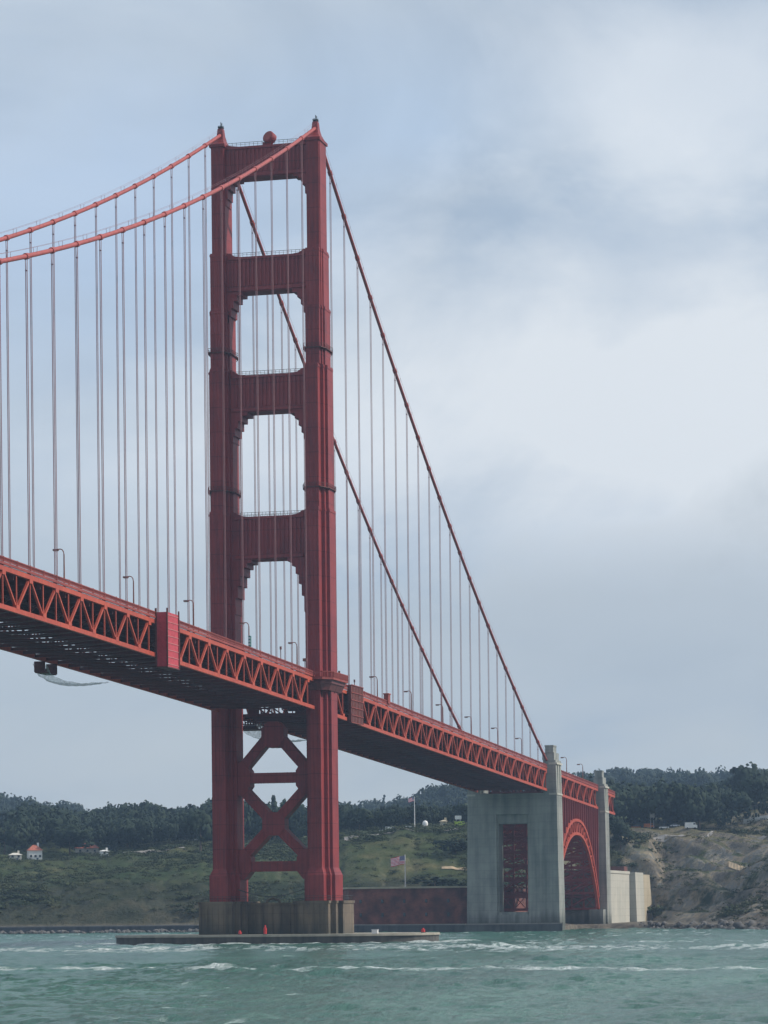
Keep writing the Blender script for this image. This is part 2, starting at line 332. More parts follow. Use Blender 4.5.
# portal struts: stepped brackets at the lower corners, ribbed faces
def inner(z):
    z = min(z, 222); st = [l for l in LEVELS if l[0] <= z < l[1]][0][2]; return W-st[-1][1]+.3
def strut(zb, ztp, brk, hx, lift=1.1, crown=2.2):
    yi = inner(zb-.5); yt = inner(ztp+.3)
    right = [(yi, zb-brk[0][1])]
    for i, (w_, h_) in enumerate(brk):                 # from deepest step inward
        right.append((yi-w_, zb-h_)); nxt = brk[i+1][1] if i+1 < len(brk) else 0
        right.append((yi-w_, zb-nxt))
    # right goes from leg downwards corner to underside
    prof = [(-y, z) for y, z in right]                 # left side
    prof = prof+[(y, z) for y, z in reversed(right)]
    top = [(yt, ztp+lift), (yt-.8, ztp+lift), (yt-crown, ztp+.3), (yt-crown*2, ztp)]
    prof += [(y, z) for y, z in top]+[(-y, z) for y, z in reversed(top)]
    out = MB(); out.slabyz(prof, -hx, hx)
    n = int((2*yi-3)/1.15)
    for s in (-1, 1):
        for k in range(n+1):
            y = -(yi-1.6)+(2*yi-3.2)*k/n
            out.box((s*(hx-.05), y-.26, zb+1.5), (s*(hx+.28), y+.26, ztp-.9))
        out.box((s*(hx-.05), -yi+.4, ztp-.75), (s*(hx+.42), yi-.4, ztp-.15)); out.box((s*(hx-.05), -yi+.4, zb+.25), (s*(hx+.42), yi-.4, zb+1.1))
    return out
specs = [(213.9, 222.6, [(.5, 7.5), (.9, 5.5), (1.7, 3.0), (2.9, 1.2), (4.2, .5)], 2.6), (182.1, 191.8, [(.5, 8.5), (1.1, 6.6), (1.8, 4.4), (2.8, 2.4), (4.2, .9)], 3.0),
         (148.6, 158.8, [(.5, 8.2), (1.1, 6.4), (1.9, 4.4), (3.0, 2.4), (4.6, .9)], 3.2), (107.6, 119.5, [(.5, 15), (1.2, 10.5), (2.0, 7.2), (2.9, 4.4), (3.9, 2.2), (5.2, .9)], 3.4)]
for i, (zb, zz, brk, hx) in enumerate(specs):
    s_ = strut(zb, zz, brk, hx, 1.2 if i else .6).build('portal_strut', M['steel'], tower)
    b = MB(); yy = inner(zz+.2)-1                       # handrail on top of the strut
    for s in (-1, 1):
        b.beam((s*hx*.8, -yy, zz+1.2), (s*hx*.8, yy, zz+1.2), .1); b.beam((s*hx*.8, -yy, zz+.7), (s*hx*.8, yy, zz+.7), .06)
        for k in range(19): y = -yy+2*yy*k/18; b.beam((s*hx*.8, y, zz-.1), (s*hx*.8, y, zz+1.2), .08)
    b.build('handrail', M['darkmetal'], s_)
# sub-deck bracing
def brace(p, q, w=2.2): return MB().beam((0, p[0], p[1]), (0, q[0], q[1]), 3.4, w, up=(0, 1, 0) if False else (1, 0, 0))
def bar(p, q, wz=2.4, hx=1.9):
    p = Vector(p); q = Vector(q); d = (q-p).normalized(); n = Vector((-d.y, d.x))*wz/2
    bb = MB(); bb.slabyz([tuple(p+n), tuple(q+n), tuple(q-n), tuple(p-n)], -hx, hx); bb.slabyz([tuple(p+n*1.12), tuple(q+n*1.12), tuple(q+n*.7), tuple(p+n*.7)], -hx-.2, hx+.2); bb.slabyz([tuple(p-n*.7), tuple(q-n*.7), tuple(q-n*1.12), tuple(p-n*1.12)], -hx-.2, hx+.2); return bb
yi = W-2.6
for a, c in (((0, 60.0), (-yi, 47.5)), ((0, 60.0), (yi, 47.5)), ((-yi, 46), (0, 34.2)), ((yi, 46), (0, 34.2)), ((0, 34.2), (-yi, 23)), ((0, 34.2), (yi, 23))):
    bar(a, c).build('diagonal_brace', M['steel'], tower)
for z in (47.0, 22.4): bar((-yi, z), (yi, z), 2.5, 1.75).build('cross_strut', M['steel'], tower)
for (y, z, ry, rz) in ((0, 59, 3.2, 3.6), (0, 34.2, 3.2, 3.2), (-yi+1.2, 46.8, 3.3, 4.6), (yi-1.2, 46.8, 3.3, 4.6), (-yi+1.2, 23, 3.3, 4.2), (yi-1.2, 23, 3.3, 4.2)):
    MB().slabyz([(y+ry*a, z+rz*c) for a, c in ((-1, -.45), (-.45, -1), (.45, -1), (1, -.45), (1, .45), (.45, 1), (-.45, 1), (-1, .45))], -2.25, 2.25).build('gusset_plate', M['steel'], tower)
# sidewalk balcony round each leg at deck level
for sy in (-1, 1):
    cy = sy*W; b = MB(); z0 = 73.3
    def octo(hx, hy, c=2.5): return [(-hx, cy-hy+c), (-hx+c, cy-hy), (hx-c, cy-hy), (hx, cy-hy+c), (hx, cy+hy-c), (hx-c, cy+hy), (-hx+c, cy+hy), (-hx, cy+hy-c)]
    b.prism(octo(10.6, 5.5), z0, z0+.7)
    rail = octo(10.6, 5.5)
    for i in range(8):
        p0, p1 = rail[i], rail[(i+1) % 8]; n = int(math.dist(p0, p1)/.42)
        b.beam((*p0, z0+2.1), (*p1, z0+2.1), .22)
        for k in range(n): t = (k+.5)/n; x = p0[0]+(p1[0]-p0[0])*t; y = p0[1]+(p1[1]-p0[1])*t; b.beam((x, y, z0+.6), (x, y, z0+2.1), .2)
    bal = b.build('balcony', M['rail'], tower)
    b = MB()
    b.prism(octo(9.6, 4.9), z0-1.0, z0-.003); b.prism(octo(8.5, 3.9, 1.6), z0-2.8, z0-1.0, octo(9.4, 4.7))
    for x, y in [(-8, -3), (-4, -5), (0, -5), (4, -5), (8, -3), (-8, 3), (-4, 5), (0, 5), (4, 5), (8, 3)]:
        b.add([(x*1.12, cy+y*.92, z0-1), (x*1.12+.5, cy+y*.92, z0-1), (x*.75+.5, cy+y*.5, z0-6), (x*.75, cy+y*.5, z0-6), (x*.6, cy+y*.4, z0-1), (x*.6+.5, cy+y*.4, z0-1)], [(0, 1, 2, 3), (0, 3, 4), (1, 5, 2), (4, 3, 2, 5), (0, 4, 5, 1)])
    b.build('bracket', M['tealmetal'], bal)
# round beacon housing on top
bc = thing('aviation_beacon', 'round red beacon drum on top of the bridge tower', 'beacon', (-1, .4, 222.6))
b = MB(); c = Vector((-1, -.7, 224.8)); ax = Vector((-.8, .35, .35)).normalized()
b.tube([c-ax*1.1, c-ax*.9, c+ax*.8, c+ax*1.05], [1.3, 1.75, 1.75, 1.55], 24); b.build('drum', M['steel'], bc, False)
b = MB(); b.tube([c+ax*1.052, c+ax*1.12], [1.35, 1.2], 24); b.build('lens', M['rail'], bc)
b = MB(); b.box((-1.9, -1.1, 222.6), (0, 1.1, 223.6)); b.beam((-1, .2, 223.5), (-1, .2, 225), .9); b.build('pedestal', M['steel'], bc)
# ------------------------------------------------------------------ main cables and suspenders
for sy in (-1, 1):
    y = sy*W; lab = 'near west main cable sweeping over the tower top' if sy < 0 else 'far east main cable behind the near one'
    t = thing('main_cable', lab, 'cable', (0, y, 227.4), 'main suspension cables')
    xs = list(np.arange(-340, 0.1, 5))+list(np.arange(5, 338, 5))+[338.5]
    MB().tube([(x, y, zcab(x)) for x in xs], .50, 10).build('cable', M['cable'], t, True)
    ks = [k for k in range(-22, 23) if k != 0]
    cl = MB(); bands = MB()
    for k in ks:
        x = PB*k
        if zcab(x)-zt(x) < 5: continue
        d = Vector((1, 0, (zcab(x+.5)-zcab(x-.5)))).normalized(); p = Vector((x, y, zcab(x)))
        MB().tube([p-d*.65, p+d*.65], .68, 10).build('cable_band', M['cable'], t)
        s_ = MB(); zb = zt(x)+.3; zu = zcab(x)-.5
        for dy in (-.17, .17):
            for dx in (-.11, .11):
                s_.tube([(x+dx, y+dy*.9, zb), (x+dx, y+dy*.9, zu-2.2), (x+dx*.6, y+dy*1.15, zu)], .052, 4)
        # spreader clamp partway and socket
        s_.box((x-.15, y-.24, zu-2.5), (x+.15, y+.24, zu-2.3)); s_.box((x-.25, y-.4, zb), (x+.25, y+.4, zb+.9))
        s_.build('suspender', M['rope'], t)
    hr = MB()      # thin hand ropes above the cable
    for dy in (-.45, .45):
        pts = [(x, y+dy, zcab(x)+1.5) for x in xs]; hr.tube(pts, .03, 3)
    for x in np.arange(-330, 335, 7.62*2):
        if abs(x) > 3:
            for dy in (-.45, .45): hr.beam((x, y+dy*.8, zcab(x)+.3), (x, y+dy, zcab(x)+1.5), .06)
    hr.build('hand_rope', M['rope'], t)
# ------------------------------------------------------------------ deck spans
def deck_span(name, label, x0, x1, nearx, detail=True):
    """nearx: list of (xa, xb) ranges where the near stiffening truss shows"""
    t = thing(name, label, 'bridge deck', ((x0+x1)/2, 0, zt((x0+x1)/2)-8), 'bridge deck spans')
    def seg(a, c, step=7.62):
        n = max(1, round((c-a)/step)); return [a+(c-a)*i/n for i in range(n+1)]
    S = seg(x0, x1)
    b = MB()
    for a, c in zip(S, S[1:]):
        vs = []
        for x in (a, c):
            for yy, zz in ((-12.9, .35), (-12.9, 1.0), (12.9, 1.0), (12.9, .35)): vs.append((x, yy, zt(x)+zz))
        b.add(vs, [(0, 1, 5, 4), (1, 2, 6, 5), (2, 3, 7, 6), (3, 0, 4, 7)])
    b.build('roadway', M['asphalt'], t)
    # floor beams, stringers and bottom laterals
    b = MB()
    for i, x in enumerate(S): 
        b.beam((x, -W+.4, zt(x)-.6), (x, W-.4, zt(x)-.6), .5, 1.7)
    for yy in (-9.5, -5.5, -1.8, 1.8, 5.5, 9.5):
        for a, c in zip(S, S[1:]): b.beam((a, yy, zt(a)-.1), (c, yy, zt(c)-.1), .4, .8)
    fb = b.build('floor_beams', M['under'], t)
    b = MB()
    for i in range(0, len(S)-1):
        a, c = S[i], S[i+1]; za, zc = zt(a)-7.5, zt(c)-7.5
        b.beam((a, -W+.3, za), (a, W-.3, za), .55, .7)
        sgn = 1 if i % 2 == 0 else -1
        b.beam((a, -sgn*(W-.4), za-.01), (c, 0, zc-.01), .55, .45); b.beam((a, sgn*(W-.4), za-.02), (c, 0, zc-.02), .55, .45)
        # sway frames
        if i % 2 == 0:
            b.beam((a, -W+.5, zt(a)-1.5), (a, -5, za+.3), .35); b.beam((a, W-.5, zt(a)-1.5), (a, 5, za+.3), .35); b.beam((a, -5, za+.3), (a, 0, zt(a)-1.4), .35); b.beam((a, 5, za+.3), (a, 0, zt(a)-1.4), .35)
        for yy, r in ((-3.2, .45), (4.4, .3)): b.beam((a, yy, zt(a)-1.9), (c, yy, zt(c)-1.9), r)
        b.beam((a, -6.5, za+.5), (c, -6.5, zc+.5), .35, .6); b.beam((a, 6.5, za+.5), (c, 6.5, zc+.5), .35, .6)
        if i % 3 == 0: b.box((a+1, 8, za+.4), (a+3.5, 10.5, za+2.4))
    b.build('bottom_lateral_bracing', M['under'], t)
    for sy in (-1, 1):
        y = sy*W
        # railing + fascia
        b = MB()
        for a, c in zip(S, S[1:]):
            b.beam((a, y+sy*.35, zt(a)+.98), (c, y+sy*.35, zt(c)+.98), .35, .55)
            b.beam((a, y+sy*.35, zt(a)+1.5), (c, y+sy*.35, zt(c)+1.5), .2, .16); b.beam((a, y+sy*.35, zt(a)+2.15), (c, y+sy*.35, zt(c)+2.15), .3, .2)
            n = int((c-a)/.4)
            for k in range(n):
                x = a+(c-a)*(k+.5)/n; b.box((x-.085, y+sy*.30, zt(x)+1.4), (x+.085, y+sy*.42, zt(x)+2.1))
            b.box((a-.14, y+sy*.2, zt(a)+.9), (a+.14, y+sy*.52, zt(a)+2.35))
        b.build('railing', M['rail'], t)
        rng_ = nearx if sy < 0 else [(x0, x1)]
        tr = bpy.data.objects.new('side_truss', None); COL.objects.link(tr); tr.parent = t; tr.location = Vector((0, y, 0))
        for comp, dz, hh, ww in (('top_chord', 0, .95, .75), ('bottom_chord', -7.62, .95, .75)):
            for xa, xb in rng_:
                SS = seg(xa, xb); b = MB()
                for a, c in zip(SS, SS[1:]): b.beam((a-.02, y, zt(a)+dz), (c+.02, y, zt(c)+dz), ww, hh)
                b.build(comp, M['truss'], tr)
        far = MB(); gus = MB()
        k0 = math.ceil((x0-.5)/7.62); k1 = math.floor((x1+.5)/7.62)
        for k in range(k0, k1+1):
            x = 7.62*k
            if not any(xa-.5 <= x <= xb+.5 for xa, xb in rng_): continue
            zT, zB = zt(x), zt(x)-7.62
            vb = MB().beam((x, y, zB+.4), (x, y, zT-.4), .26 if k % 2 else .30, .34)
            (vb.build('vertical', M['truss'], tr) if sy < 0 else far.add(vb.v, vb.f))
            if any(xa-.5 <= x+7.62 <= xb+.5 for xa, xb in rng_):
                x2 = x+7.62
                p, q = ((x, y, zT-.2), (x2, y, zt(x2)-7.62+.3)) if k % 2 == 0 else ((x, y, zB+.3), (x2, y, zt(x2)-.2))
                db = MB().beam(p, q, .5, .5 if k % 2 else .42)
                (db.build('diagonal', M['truss'], tr) if sy < 0 else far.add(db.v, db.f))
            gb = MB()
            if k % 2 == 0: gb.box((x-.95, y-.42, zT-1.25), (x+.95, y+.42, zT-.3))
            else: gb.box((x-.95, y-.42, zB+.3), (x+.95, y+.42, zB+1.2))
            (gb.build('gusset_plate', M['truss'], tr) if sy < 0 else gus.add(gb.v, gb.f))
        if sy > 0: far.add(gus.v, gus.f); far.build('web_members', M['truss'], tr)
    return t
deck_span('main_span_deck', 'red truss deck running left from the tower over the strait', -335, -9.2, [(-335, -148.6), (-139.4, -9.2)])
deck_span('side_span_deck', 'red truss deck between the steel tower and the first concrete pylon', 9.2, 336.6, [(9.2, 26.5), (41.2, 336.6)])
deck_span('arch_span_deck', 'short red truss deck over the steel arch between the concrete pylons', 349.5, 454.6, [(349.5, 454.6)])
deck_span('approach_deck', 'stub of red deck emerging beyond the second concrete pylon', 465.5, 499, [(465.5, 499)])
# sheeted enclosure and dark screened bay
e = thing('sheeted_enclosure', 'crimson sheeted work enclosure hung on the side of the truss deck', 'enclosure', (-144, -15.4, zt(-144)-10.2))
b = MB(); z0, z1 = zt(-144)-10.2, zt(-144)+2.2
b.box((-148.3, -16.8, z0), (-139.8, -14.35, z1)); b.build('sheeting', M['tarp'], e)
b = MB()
for k in range(8): z = z0+.6+k*(z1-z0-1.2)/7; b.box((-148.2, -16.9, z-.07), (-139.9, -16.802, z+.07))
b.build('battens', M['tarpline'], e)
b = MB()
for x in (-148.4, -139.7): b.beam((x, -16.9, z0+.1), (x, -16.9, z1+.9), .3); b.beam((x, -14.2, z0+.1), (x, -14.2, z1+.9), .4)
b.box((-148.6, -17.0, z0-.25), (-139.5, -14.2, z0-.003)); b.build('frame', M['darkmesh'], e)
e = thing('screened_bay', 'brown screened bay on the truss just right of the tower', 'screen', (33, -15, zt(33)-8.6))
b = MB(); z0, z1 = zt(33)-8.4, zt(33)+2.4
b.box((26.8, -15.2, z0), (40.8, -14.4, z1)); b.build('screen_panel', M['darkmesh'], e)
b = MB()
for k in range(9): x = 26.8+k*1.75; b.box((x-.1, -15.32, z0), (x+.1, -15.202, z1))
for k in range(6): z = z0+k*(z1-z0)/5; b.box((26.7, -15.45, z-.1), (40.9, -15.322, z+.1))
b.build('frame', M['rail'], e)
# maintenance travellers with sagging nets
def traveller(x0, x1, y0, y1, lab, netx, sag):
    zc = zt((x0+x1)/2)-8.3
    e = thing('maintenance_traveller', lab, 'work platform', ((x0+x1)/2, (y0+y1)/2, zc-3), 'work platforms under the deck')
    b = MB(); b.box((x0, y0, zc-2.6), (x1, y1, zc-2.3)); b.box((x0+.5, y0, zc-2.3), (x0+1.5, y1, zc-1.6))
    for x in (x0, x1):
        for y in np.linspace(y0, y1, 8): b.beam((x, y, zc-2.4), (x, y, zc), .25)
        b.beam((x, y0, zc-1.2), (x, y1, zc-1.2), .2); b.beam((x, y0, zc-.1), (x, y1, zc-.1), .3)
        for y in np.linspace(y0, y1, 8)[:-1]: b.beam((x, y, zc-2.4), (x, y+(y1-y0)/7, zc-.1), .15)
    b.build('frame', M['darkmesh'], e)
    b = MB(); nx, ny = 16, 10; vs = []; fs = []
    for i in range(nx+1):
        for j in range(ny+1):
            s, t_ = i/nx, j/ny; x = netx[0]+(netx[1]-netx[0])*s; y = y0-.5+(y1-y0+1)*t_
            vs.append((x, y, zt(x)-8.2-.5-sag*(math.sin(math.pi*s**.5)**.8)*(.75+.25*math.sin(math.pi*t_))-.5*vnoise(i*.9, j*.8, 3)))
    for i in range(nx):
        for j in range(ny): a = i*(ny+1)+j; fs.append((a, a+1, a+ny+2, a+ny+1))
    b.add(vs, fs); b.build('safety_net', M['net'], e, True, False)
traveller(-149, -141, 12.6, 15, 'dark work platform with pale sagging net under the deck at left', (-149, -104), 3.6)
traveller(14, 22, 9.5, 15, 'dark work platform and net seen under the deck between the tower legs', (18, 76), 3.6)
# lamps
def lamp_proto():
    t = thing('street_lamp', '', 'street lamp', (0, 0, 0), 'street lamps along the bridge sidewalk')
    MB().tube([(0, 0, 0), (0, 0, .5), (0, 0, .9), (0, 0, 6.9)], [.3, .3, .19, .14], 8).build('post', M['lamp'], t)
    MB().tube([(0, 0, 6.8), (0, .1, 7.4), (0, .4, 7.85), (0, .8, 8.0), (0, 1.35, 7.95)], .12, 6).build('arm', M['lamp'], t)
    h = MB().box((-.3, 1.2, 7.66), (.3, 2.4, 8.02)).build('lamp_head', M['lamp'], t); MB().box((-.22, 1.35, 7.56), (.22, 2.25, 7.657)).build('lens', M['lampglass'], h)
    return t
names = {-205: 'red curved street lamp nearest the left edge of the picture', -159.4: 'red curved street lamp left of the crimson sheeted enclosure', -114.5: 'red curved street lamp right of the crimson sheeted enclosure', -67.4: 'red curved street lamp carrying a green traffic signal box',
         -21.4: 'red curved street lamp showing in the lowest tower opening beside the near leg', 69: 'first red curved street lamp right of the tower', 113.8: 'second red curved street lamp right of the tower',
         159: 'third red curved street lamp right of the tower', 203.9: 'red curved street lamp where the far cable meets the deck', 249: 'red curved street lamp second left of the first concrete pylon', 293.7: 'red curved street lamp next left of the first concrete pylon',
         387.8: 'red curved street lamp just right of the first concrete pylon', 425.6: 'red curved street lamp just left of the second concrete pylon'}
lp = lamp_proto(); first = True
for x, lab in names.items():
    o = lp if first else dup(lp); first = False
    o.location = (x, -12.6, zt(x)+1.0); o['label'] = lab
e = thing('traffic_signal', 'small green signal box fixed to a lamp post left of the tower opening', 'traffic signal', (-68.2, -12.9, zt(-71)+2.5))
b = MB().box((-68.6, -13.35, zt(-71)+2.6), (-67.8, -12.75, zt(-71)+5.4)); b.build('housing', M['grn'], e)
b = MB()
for k in range(3): b.tube([(-68.6, -13.05, zt(-71)+3.2+.8*k), (-68.85, -13.05, zt(-71)+3.2+.8*k)], .26, 10)
b.build('lenses', M['silver'], e)
for x, h, w, lab in ((-38.3, 5.2, .45, 'thin post with small square box above the railing by the far leg'), (-14, 4.6, 1.0, 'squat post with wide box beside the near tower leg'), (23, 5.0, .5, 'slim post just right of the tower balcony'), (40.5, 4.3, .4, 'slim post above the brown screened bay')):
    e = thing('deck_post', lab, 'post', (x, -12.8, zt(x)+1), 'small posts on the deck')
    MB().beam((x, -12.8, zt(x)+1), (x, -12.8, zt(x)+h), .18).build('post', M['lamp'], e); MB().box((x-w/2, -12.8-w/2, zt(x)+h), (x+w/2, -12.8+w/2, zt(x)+h+.8)).build('box', M['lamp'], e)
e = thing('sidewalk_kiosk', 'small orange box on the deck railing right of the tower', 'cabinet', (76, -14, zt(71)+1))
MB().box((74.6, -14.6, zt(71)+1.2), (77.2, -13.2, zt(71)+4.0)).build('cabinet', M['rail'], e); MB().box((74.4, -14.8, zt(71)+4.003), (77.4, -13, zt(71)+4.3)).build('lid', M['truss'], e)
# ------------------------------------------------------------------ pier and fender
pier = thing('tower_pier', 'stained stepped concrete pier under the steel tower', 'bridge pier', (0, 0, 0))
PST = [(11.2, 3.9), (10.4, 5.3), (8.4, 5.3), (7.8, 6.4), (5.9, 6.4), (5.2, 7.4)]
for sy in (-1, 1):
    b = MB(); st = [(11.2, 4.2), (8.6, 5.7), (6.0, 7.0)]
    b.prism(stepped(st, 0, sy*W), 0, 12.0); b.prism(stepped([(h+.25, a+.25) for h, a in st], 0, sy*W), 12.0, 12.7)
    p = b.build('pedestal', M['concpier'], pier); p['label'] = 'near west pedestal' if sy < 0 else 'far east pedestal'
    b = MB()
    for s in (-1, 1):
        for yy in (-3, -1.5, 0, 1.5, 3): MB().box((s*11.15, sy*W+yy-.16, 3.4), (s*11.42, sy*W+yy+.16, 11.6)).build('pilaster', M['concpier'], p)
    p['label'] = p['label']
b = MB(); b.box((-4.5, -W+6.9, 0), (4.5, W-6.9, 11.6)); b.box((-4.8, -W+6.9, 11.6), (4.8, W-6.9, 12.3))
for y in (-5, -2.6, 0, 2.6, 5): b.box((-4.75, y-.22, 3.4), (-4.45, y+.22, 11.4))
b.tube([(-3, 2.0, 12.2), (-3, 1.5, 13.1), (-3, 0, 13.5), (-3, -1.5, 13.1), (-3, -2.0, 12.2)], .35, 6)
b.build('connecting_wall', M['concpier'], pier)
for sy in (-1, 1):
    b = MB(); pts = stepped([(10.9, 4.0), (6.2, 6.6)], 0, sy*W)
    for i in range(len(pts)):
        p0, p1 = pts[i], pts[(i+1) % len(pts)]; n = max(1, int(math.dist(p0, p1)/1.3))
        for z in (13.4, 14.1): b.beam((*p0, z), (*p1, z), .07)
        for k in range(n): t = k/n; x = p0[0]+(p1[0]-p0[0])*t; y = p0[1]+(p1[1]-p0[1])*t; b.beam((x, y, 12.68), (x, y, 14.15), .07)
    b.build('guard_rail', M['darkmetal'], pier)
b = MB(); b.tube([(-5, -9.5+19*k/16, 16.0-2.0*math.sin(math.pi*k/16)) for k in range(17)], .13, 5); b.build('slack_cable', M['darkmetal'], pier)
fen = thing('pier_fender', 'low oval concrete fender ring around the tower pier in the water', 'fender', (0, 0, 0))
def oval(hx, hy, n=72, p=2.6): return [(hx*math.copysign(abs(math.cos(t))**(2/p), math.cos(t)), hy*math.copysign(abs(math.sin(t))**(2/p), math.sin(t))) for t in [2*math.pi*i/n for i in range(n)]]
b = MB(); b.prism(oval(22, 45.5), -3, 3.0); b.build('ring_wall', M['fender'], fen)
b = MB(); b.prism(oval(22.4, 45.9), 3.0, 3.62, oval(22.2, 45.7)); b.build('coping', M['fendertop'], fen)
def nav(x, y, h, r, lab):
    e = thing('marker_post', lab, 'marker', (x, y, 3.62), 'red markers on the fender')
    MB().tube([(x, y, 3.62), (x, y, 3.62+h*.7), (x, y, 3.62+h*.72), (x, y, 3.62+h)], [r, r, r*.6, r*.45], 12).build('drum', M['redpaint'], e)
    MB().tube([(x, y, 3.62), (x, y, 3.8)], r*1.25, 12).build('foot', M['darkmetal'], e)
nav(-19.5, -2.3, 2.6, .45, 'tall red marker drum in front of the pier'); nav(-19, 5.0, 1.2, .45, 'low red marker on the fender left of the tall one'); nav(-3, -42.5, 1.3, .55, 'red marker on the right tip of the fender')
e = thing('utility_box', 'small white box on the fender right of the near pedestal', 'utility box', (-12, -31, 3.62)); MB().box((-12.7, -32, 3.62), (-11.5, -30.4, 4.6)).build('cabinet', M['white'], e); MB().box((-12.8, -32.1, 4.603), (-11.4, -30.3, 4.75)).build('lid', M['silver'], e)
# ------------------------------------------------------------------ concrete pylons
def pylon(x0, x1, yo, lab, opening, ztop):
    t = thing('concrete_pylon', lab, 'bridge pylon', ((x0+x1)/2, 0, 2), 'concrete pylons at the steel arch')
    zd = zt(x0)-8.7
    def quad_y(y0b, y1b, y0t, y1t, z0, z1, xa=x0, xb=x1, grow=.0):
        return MB().add([(xa-grow, y0b, z0), (xb+grow, y0b, z0), (xb+grow, y1b, z0), (xa-grow, y1b, z0), (xa, y0t, z1), (xb, y0t, z1), (xb, y1t, z1), (xa, y1t, z1)],
                        [(0, 3, 2, 1), (4, 5, 6, 7), (0, 1, 5, 4), (1, 2, 6, 5), (2, 3, 7, 6), (3, 0, 4, 7)])
    b = MB()
    for s in (-1, 1):
        q = quad_y(s*(yo+1.0), s*6.3, s*(yo+.25), s*6.3, 1, zd, grow=.35); b.add(q.v, q.f)
    q = quad_y(-6.3, 6.3, -6.3, 6.3, 46.6, zd); b.add(q.v, q.f); q = quad_y(-6.3, 6.3, -6.3, 6.3, 1, 7.6, grow=.33); b.add(q.v, q.f)
    w = b.build('wall', M['conc'], t)
    b = MB()
    for s in (-1, 1): b.box((x0+1.2, s*6.29, 7.61), (x1-1.2, s*5.7, 43.0))
    b.box((x0+1.2, -6.29, 43.0), (x1-1.2, 6.29, 46.59)); b.box((x0+.6, -5.69, 7.61), (x1-.6, 5.69, 8.6)); b.build('opening_reveal', M['conc'], w)
    for s in (-1, 1):
        b = MB(); xc = (x0+x1)/2
        ys = lambda a, c: (s*a, s*c)
        q = quad_y(s*(yo+.25), s*12.4, s*(yo-.05), s*12.4, zd, ztop-5.5); b.add(q.v, q.f)
        b.box((x0+.6, s*(yo-.75), ztop-5.5), (x1-.6, s*12.0, ztop-2.6)); b.box((x0+.3, s*(yo-1.0), ztop-2.6), (x1-4.5, s*(yo-4.2), ztop-.3)); b.box((x0+.1, s*(yo-.85), ztop-.3), (x1-4.3, s*(yo-4.35), ztop+.25))
        b.box((x0+.8, s*12.39, zd+.5), (x1-1, s*11.4, ztop-7.4))
        c = b.build('column', M['conc'], t)
        b = MB()
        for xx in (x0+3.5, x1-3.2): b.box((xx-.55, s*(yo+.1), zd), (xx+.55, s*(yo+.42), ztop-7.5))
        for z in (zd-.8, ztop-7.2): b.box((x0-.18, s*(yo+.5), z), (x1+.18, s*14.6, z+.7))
        b.build('mouldings', M['conclight'], c)  # paler than the walls' concrete: sunlit brightness put into the outer trim's colour
    return t
pylon(337.3, 348.8, 17.4, 'nearer concrete pylon with tall opening where the side span ends', True, 72.9)
pylon(455.2, 465.0, 16.6, 'further concrete pylon at the right end of the steel arch', True, 68.2)
# ------------------------------------------------------------------ steel arch
arch = thing('steel_arch', 'red steel lattice arch under the deck between the concrete pylons', 'arch bridge', (402, 0, 3))
AX0, AX1 = 350.5, 454.0
def za(x, lo=True):
    s = (x-(AX0+AX1)/2)/((AX1-AX0)/2)
    base = 9.5+30.8*(1-abs(s)**2.3) if lo else 14.5+31.3*(1-abs(s)**2.3)
    return base
n = 20; xs = [AX0+(AX1-AX0)*i/n for i in range(n+1)]
for sy in (-1, 1):
    y = sy*W
    rib = bpy.data.objects.new('arch_rib', None); COL.objects.link(rib); rib.parent = arch; rib.location = Vector((0, y, 0))
    fine = [AX0+(AX1-AX0)*i/48 for i in range(49)]
    for nm, lo in (('lower_chord', True), ('upper_chord', False)):
        b = MB()
        for a, c in zip(fine, fine[1:]): b.beam((a, y, za(a, lo)), (c, y, za(c, lo)), 1.2, 1.15)
        b.build(nm, M['truss'], rib)
    b = MB()
    for i, x in enumerate(xs):
        b.beam((x, y, za(x)), (x, y, za(x, False)), .6, .6)
        if i < n:
            x2 = xs[i+1]; p, q = ((x, y, za(x)), (x2, y, za(x2, False))) if i >= n/2 else ((x, y, za(x, False)), (x2, y, za(x2)))
            b.beam(p, q, .55, .5)
    b.build('lattice', M['truss'], rib)
    for i, x in enumerate(xs):
        if zt(x)-8.2-za(x, False) > .8:
            MB().beam((x, y, za(x, False)+.4), (x, y, zt(x)-8.1), .75, .7).build('spandrel_column', M['archbr'], rib)
b = MB()
for i, x in enumerate(xs):
    for lo in (True, False): b.beam((x, -W+.5, za(x, lo)), (x, W-.5, za(x, lo)), .9, 1.0)
    if i < n:
        x2 = xs[i+1]
        for lo in (True, False):
            b.beam((x, -W+.5, za(x, lo)+.1), (x2, 0, za(x2, lo)+.1), .75); b.beam((x, W-.5, za(x, lo)-.1), (x2, 0, za(x2, lo)-.1), .75)
    zz = za(x, False); zt_ = zt(x)-8.2
    if zt_-zz > 8:
        h = 0; zc = zz
        while zc < zt_-4:
            z2 = min(zt_, zc+9); b.beam((x, -W+.3, z2), (x, W-.3, z2), .45, .5); b.beam((x, -W+.3, zc), (x, W-.3, z2), .4); b.beam((x+.05, W-.3, zc), (x+.05, -W+.3, z2), .4); zc = z2
b.build('sway_bracing', M['archbr'], arch)
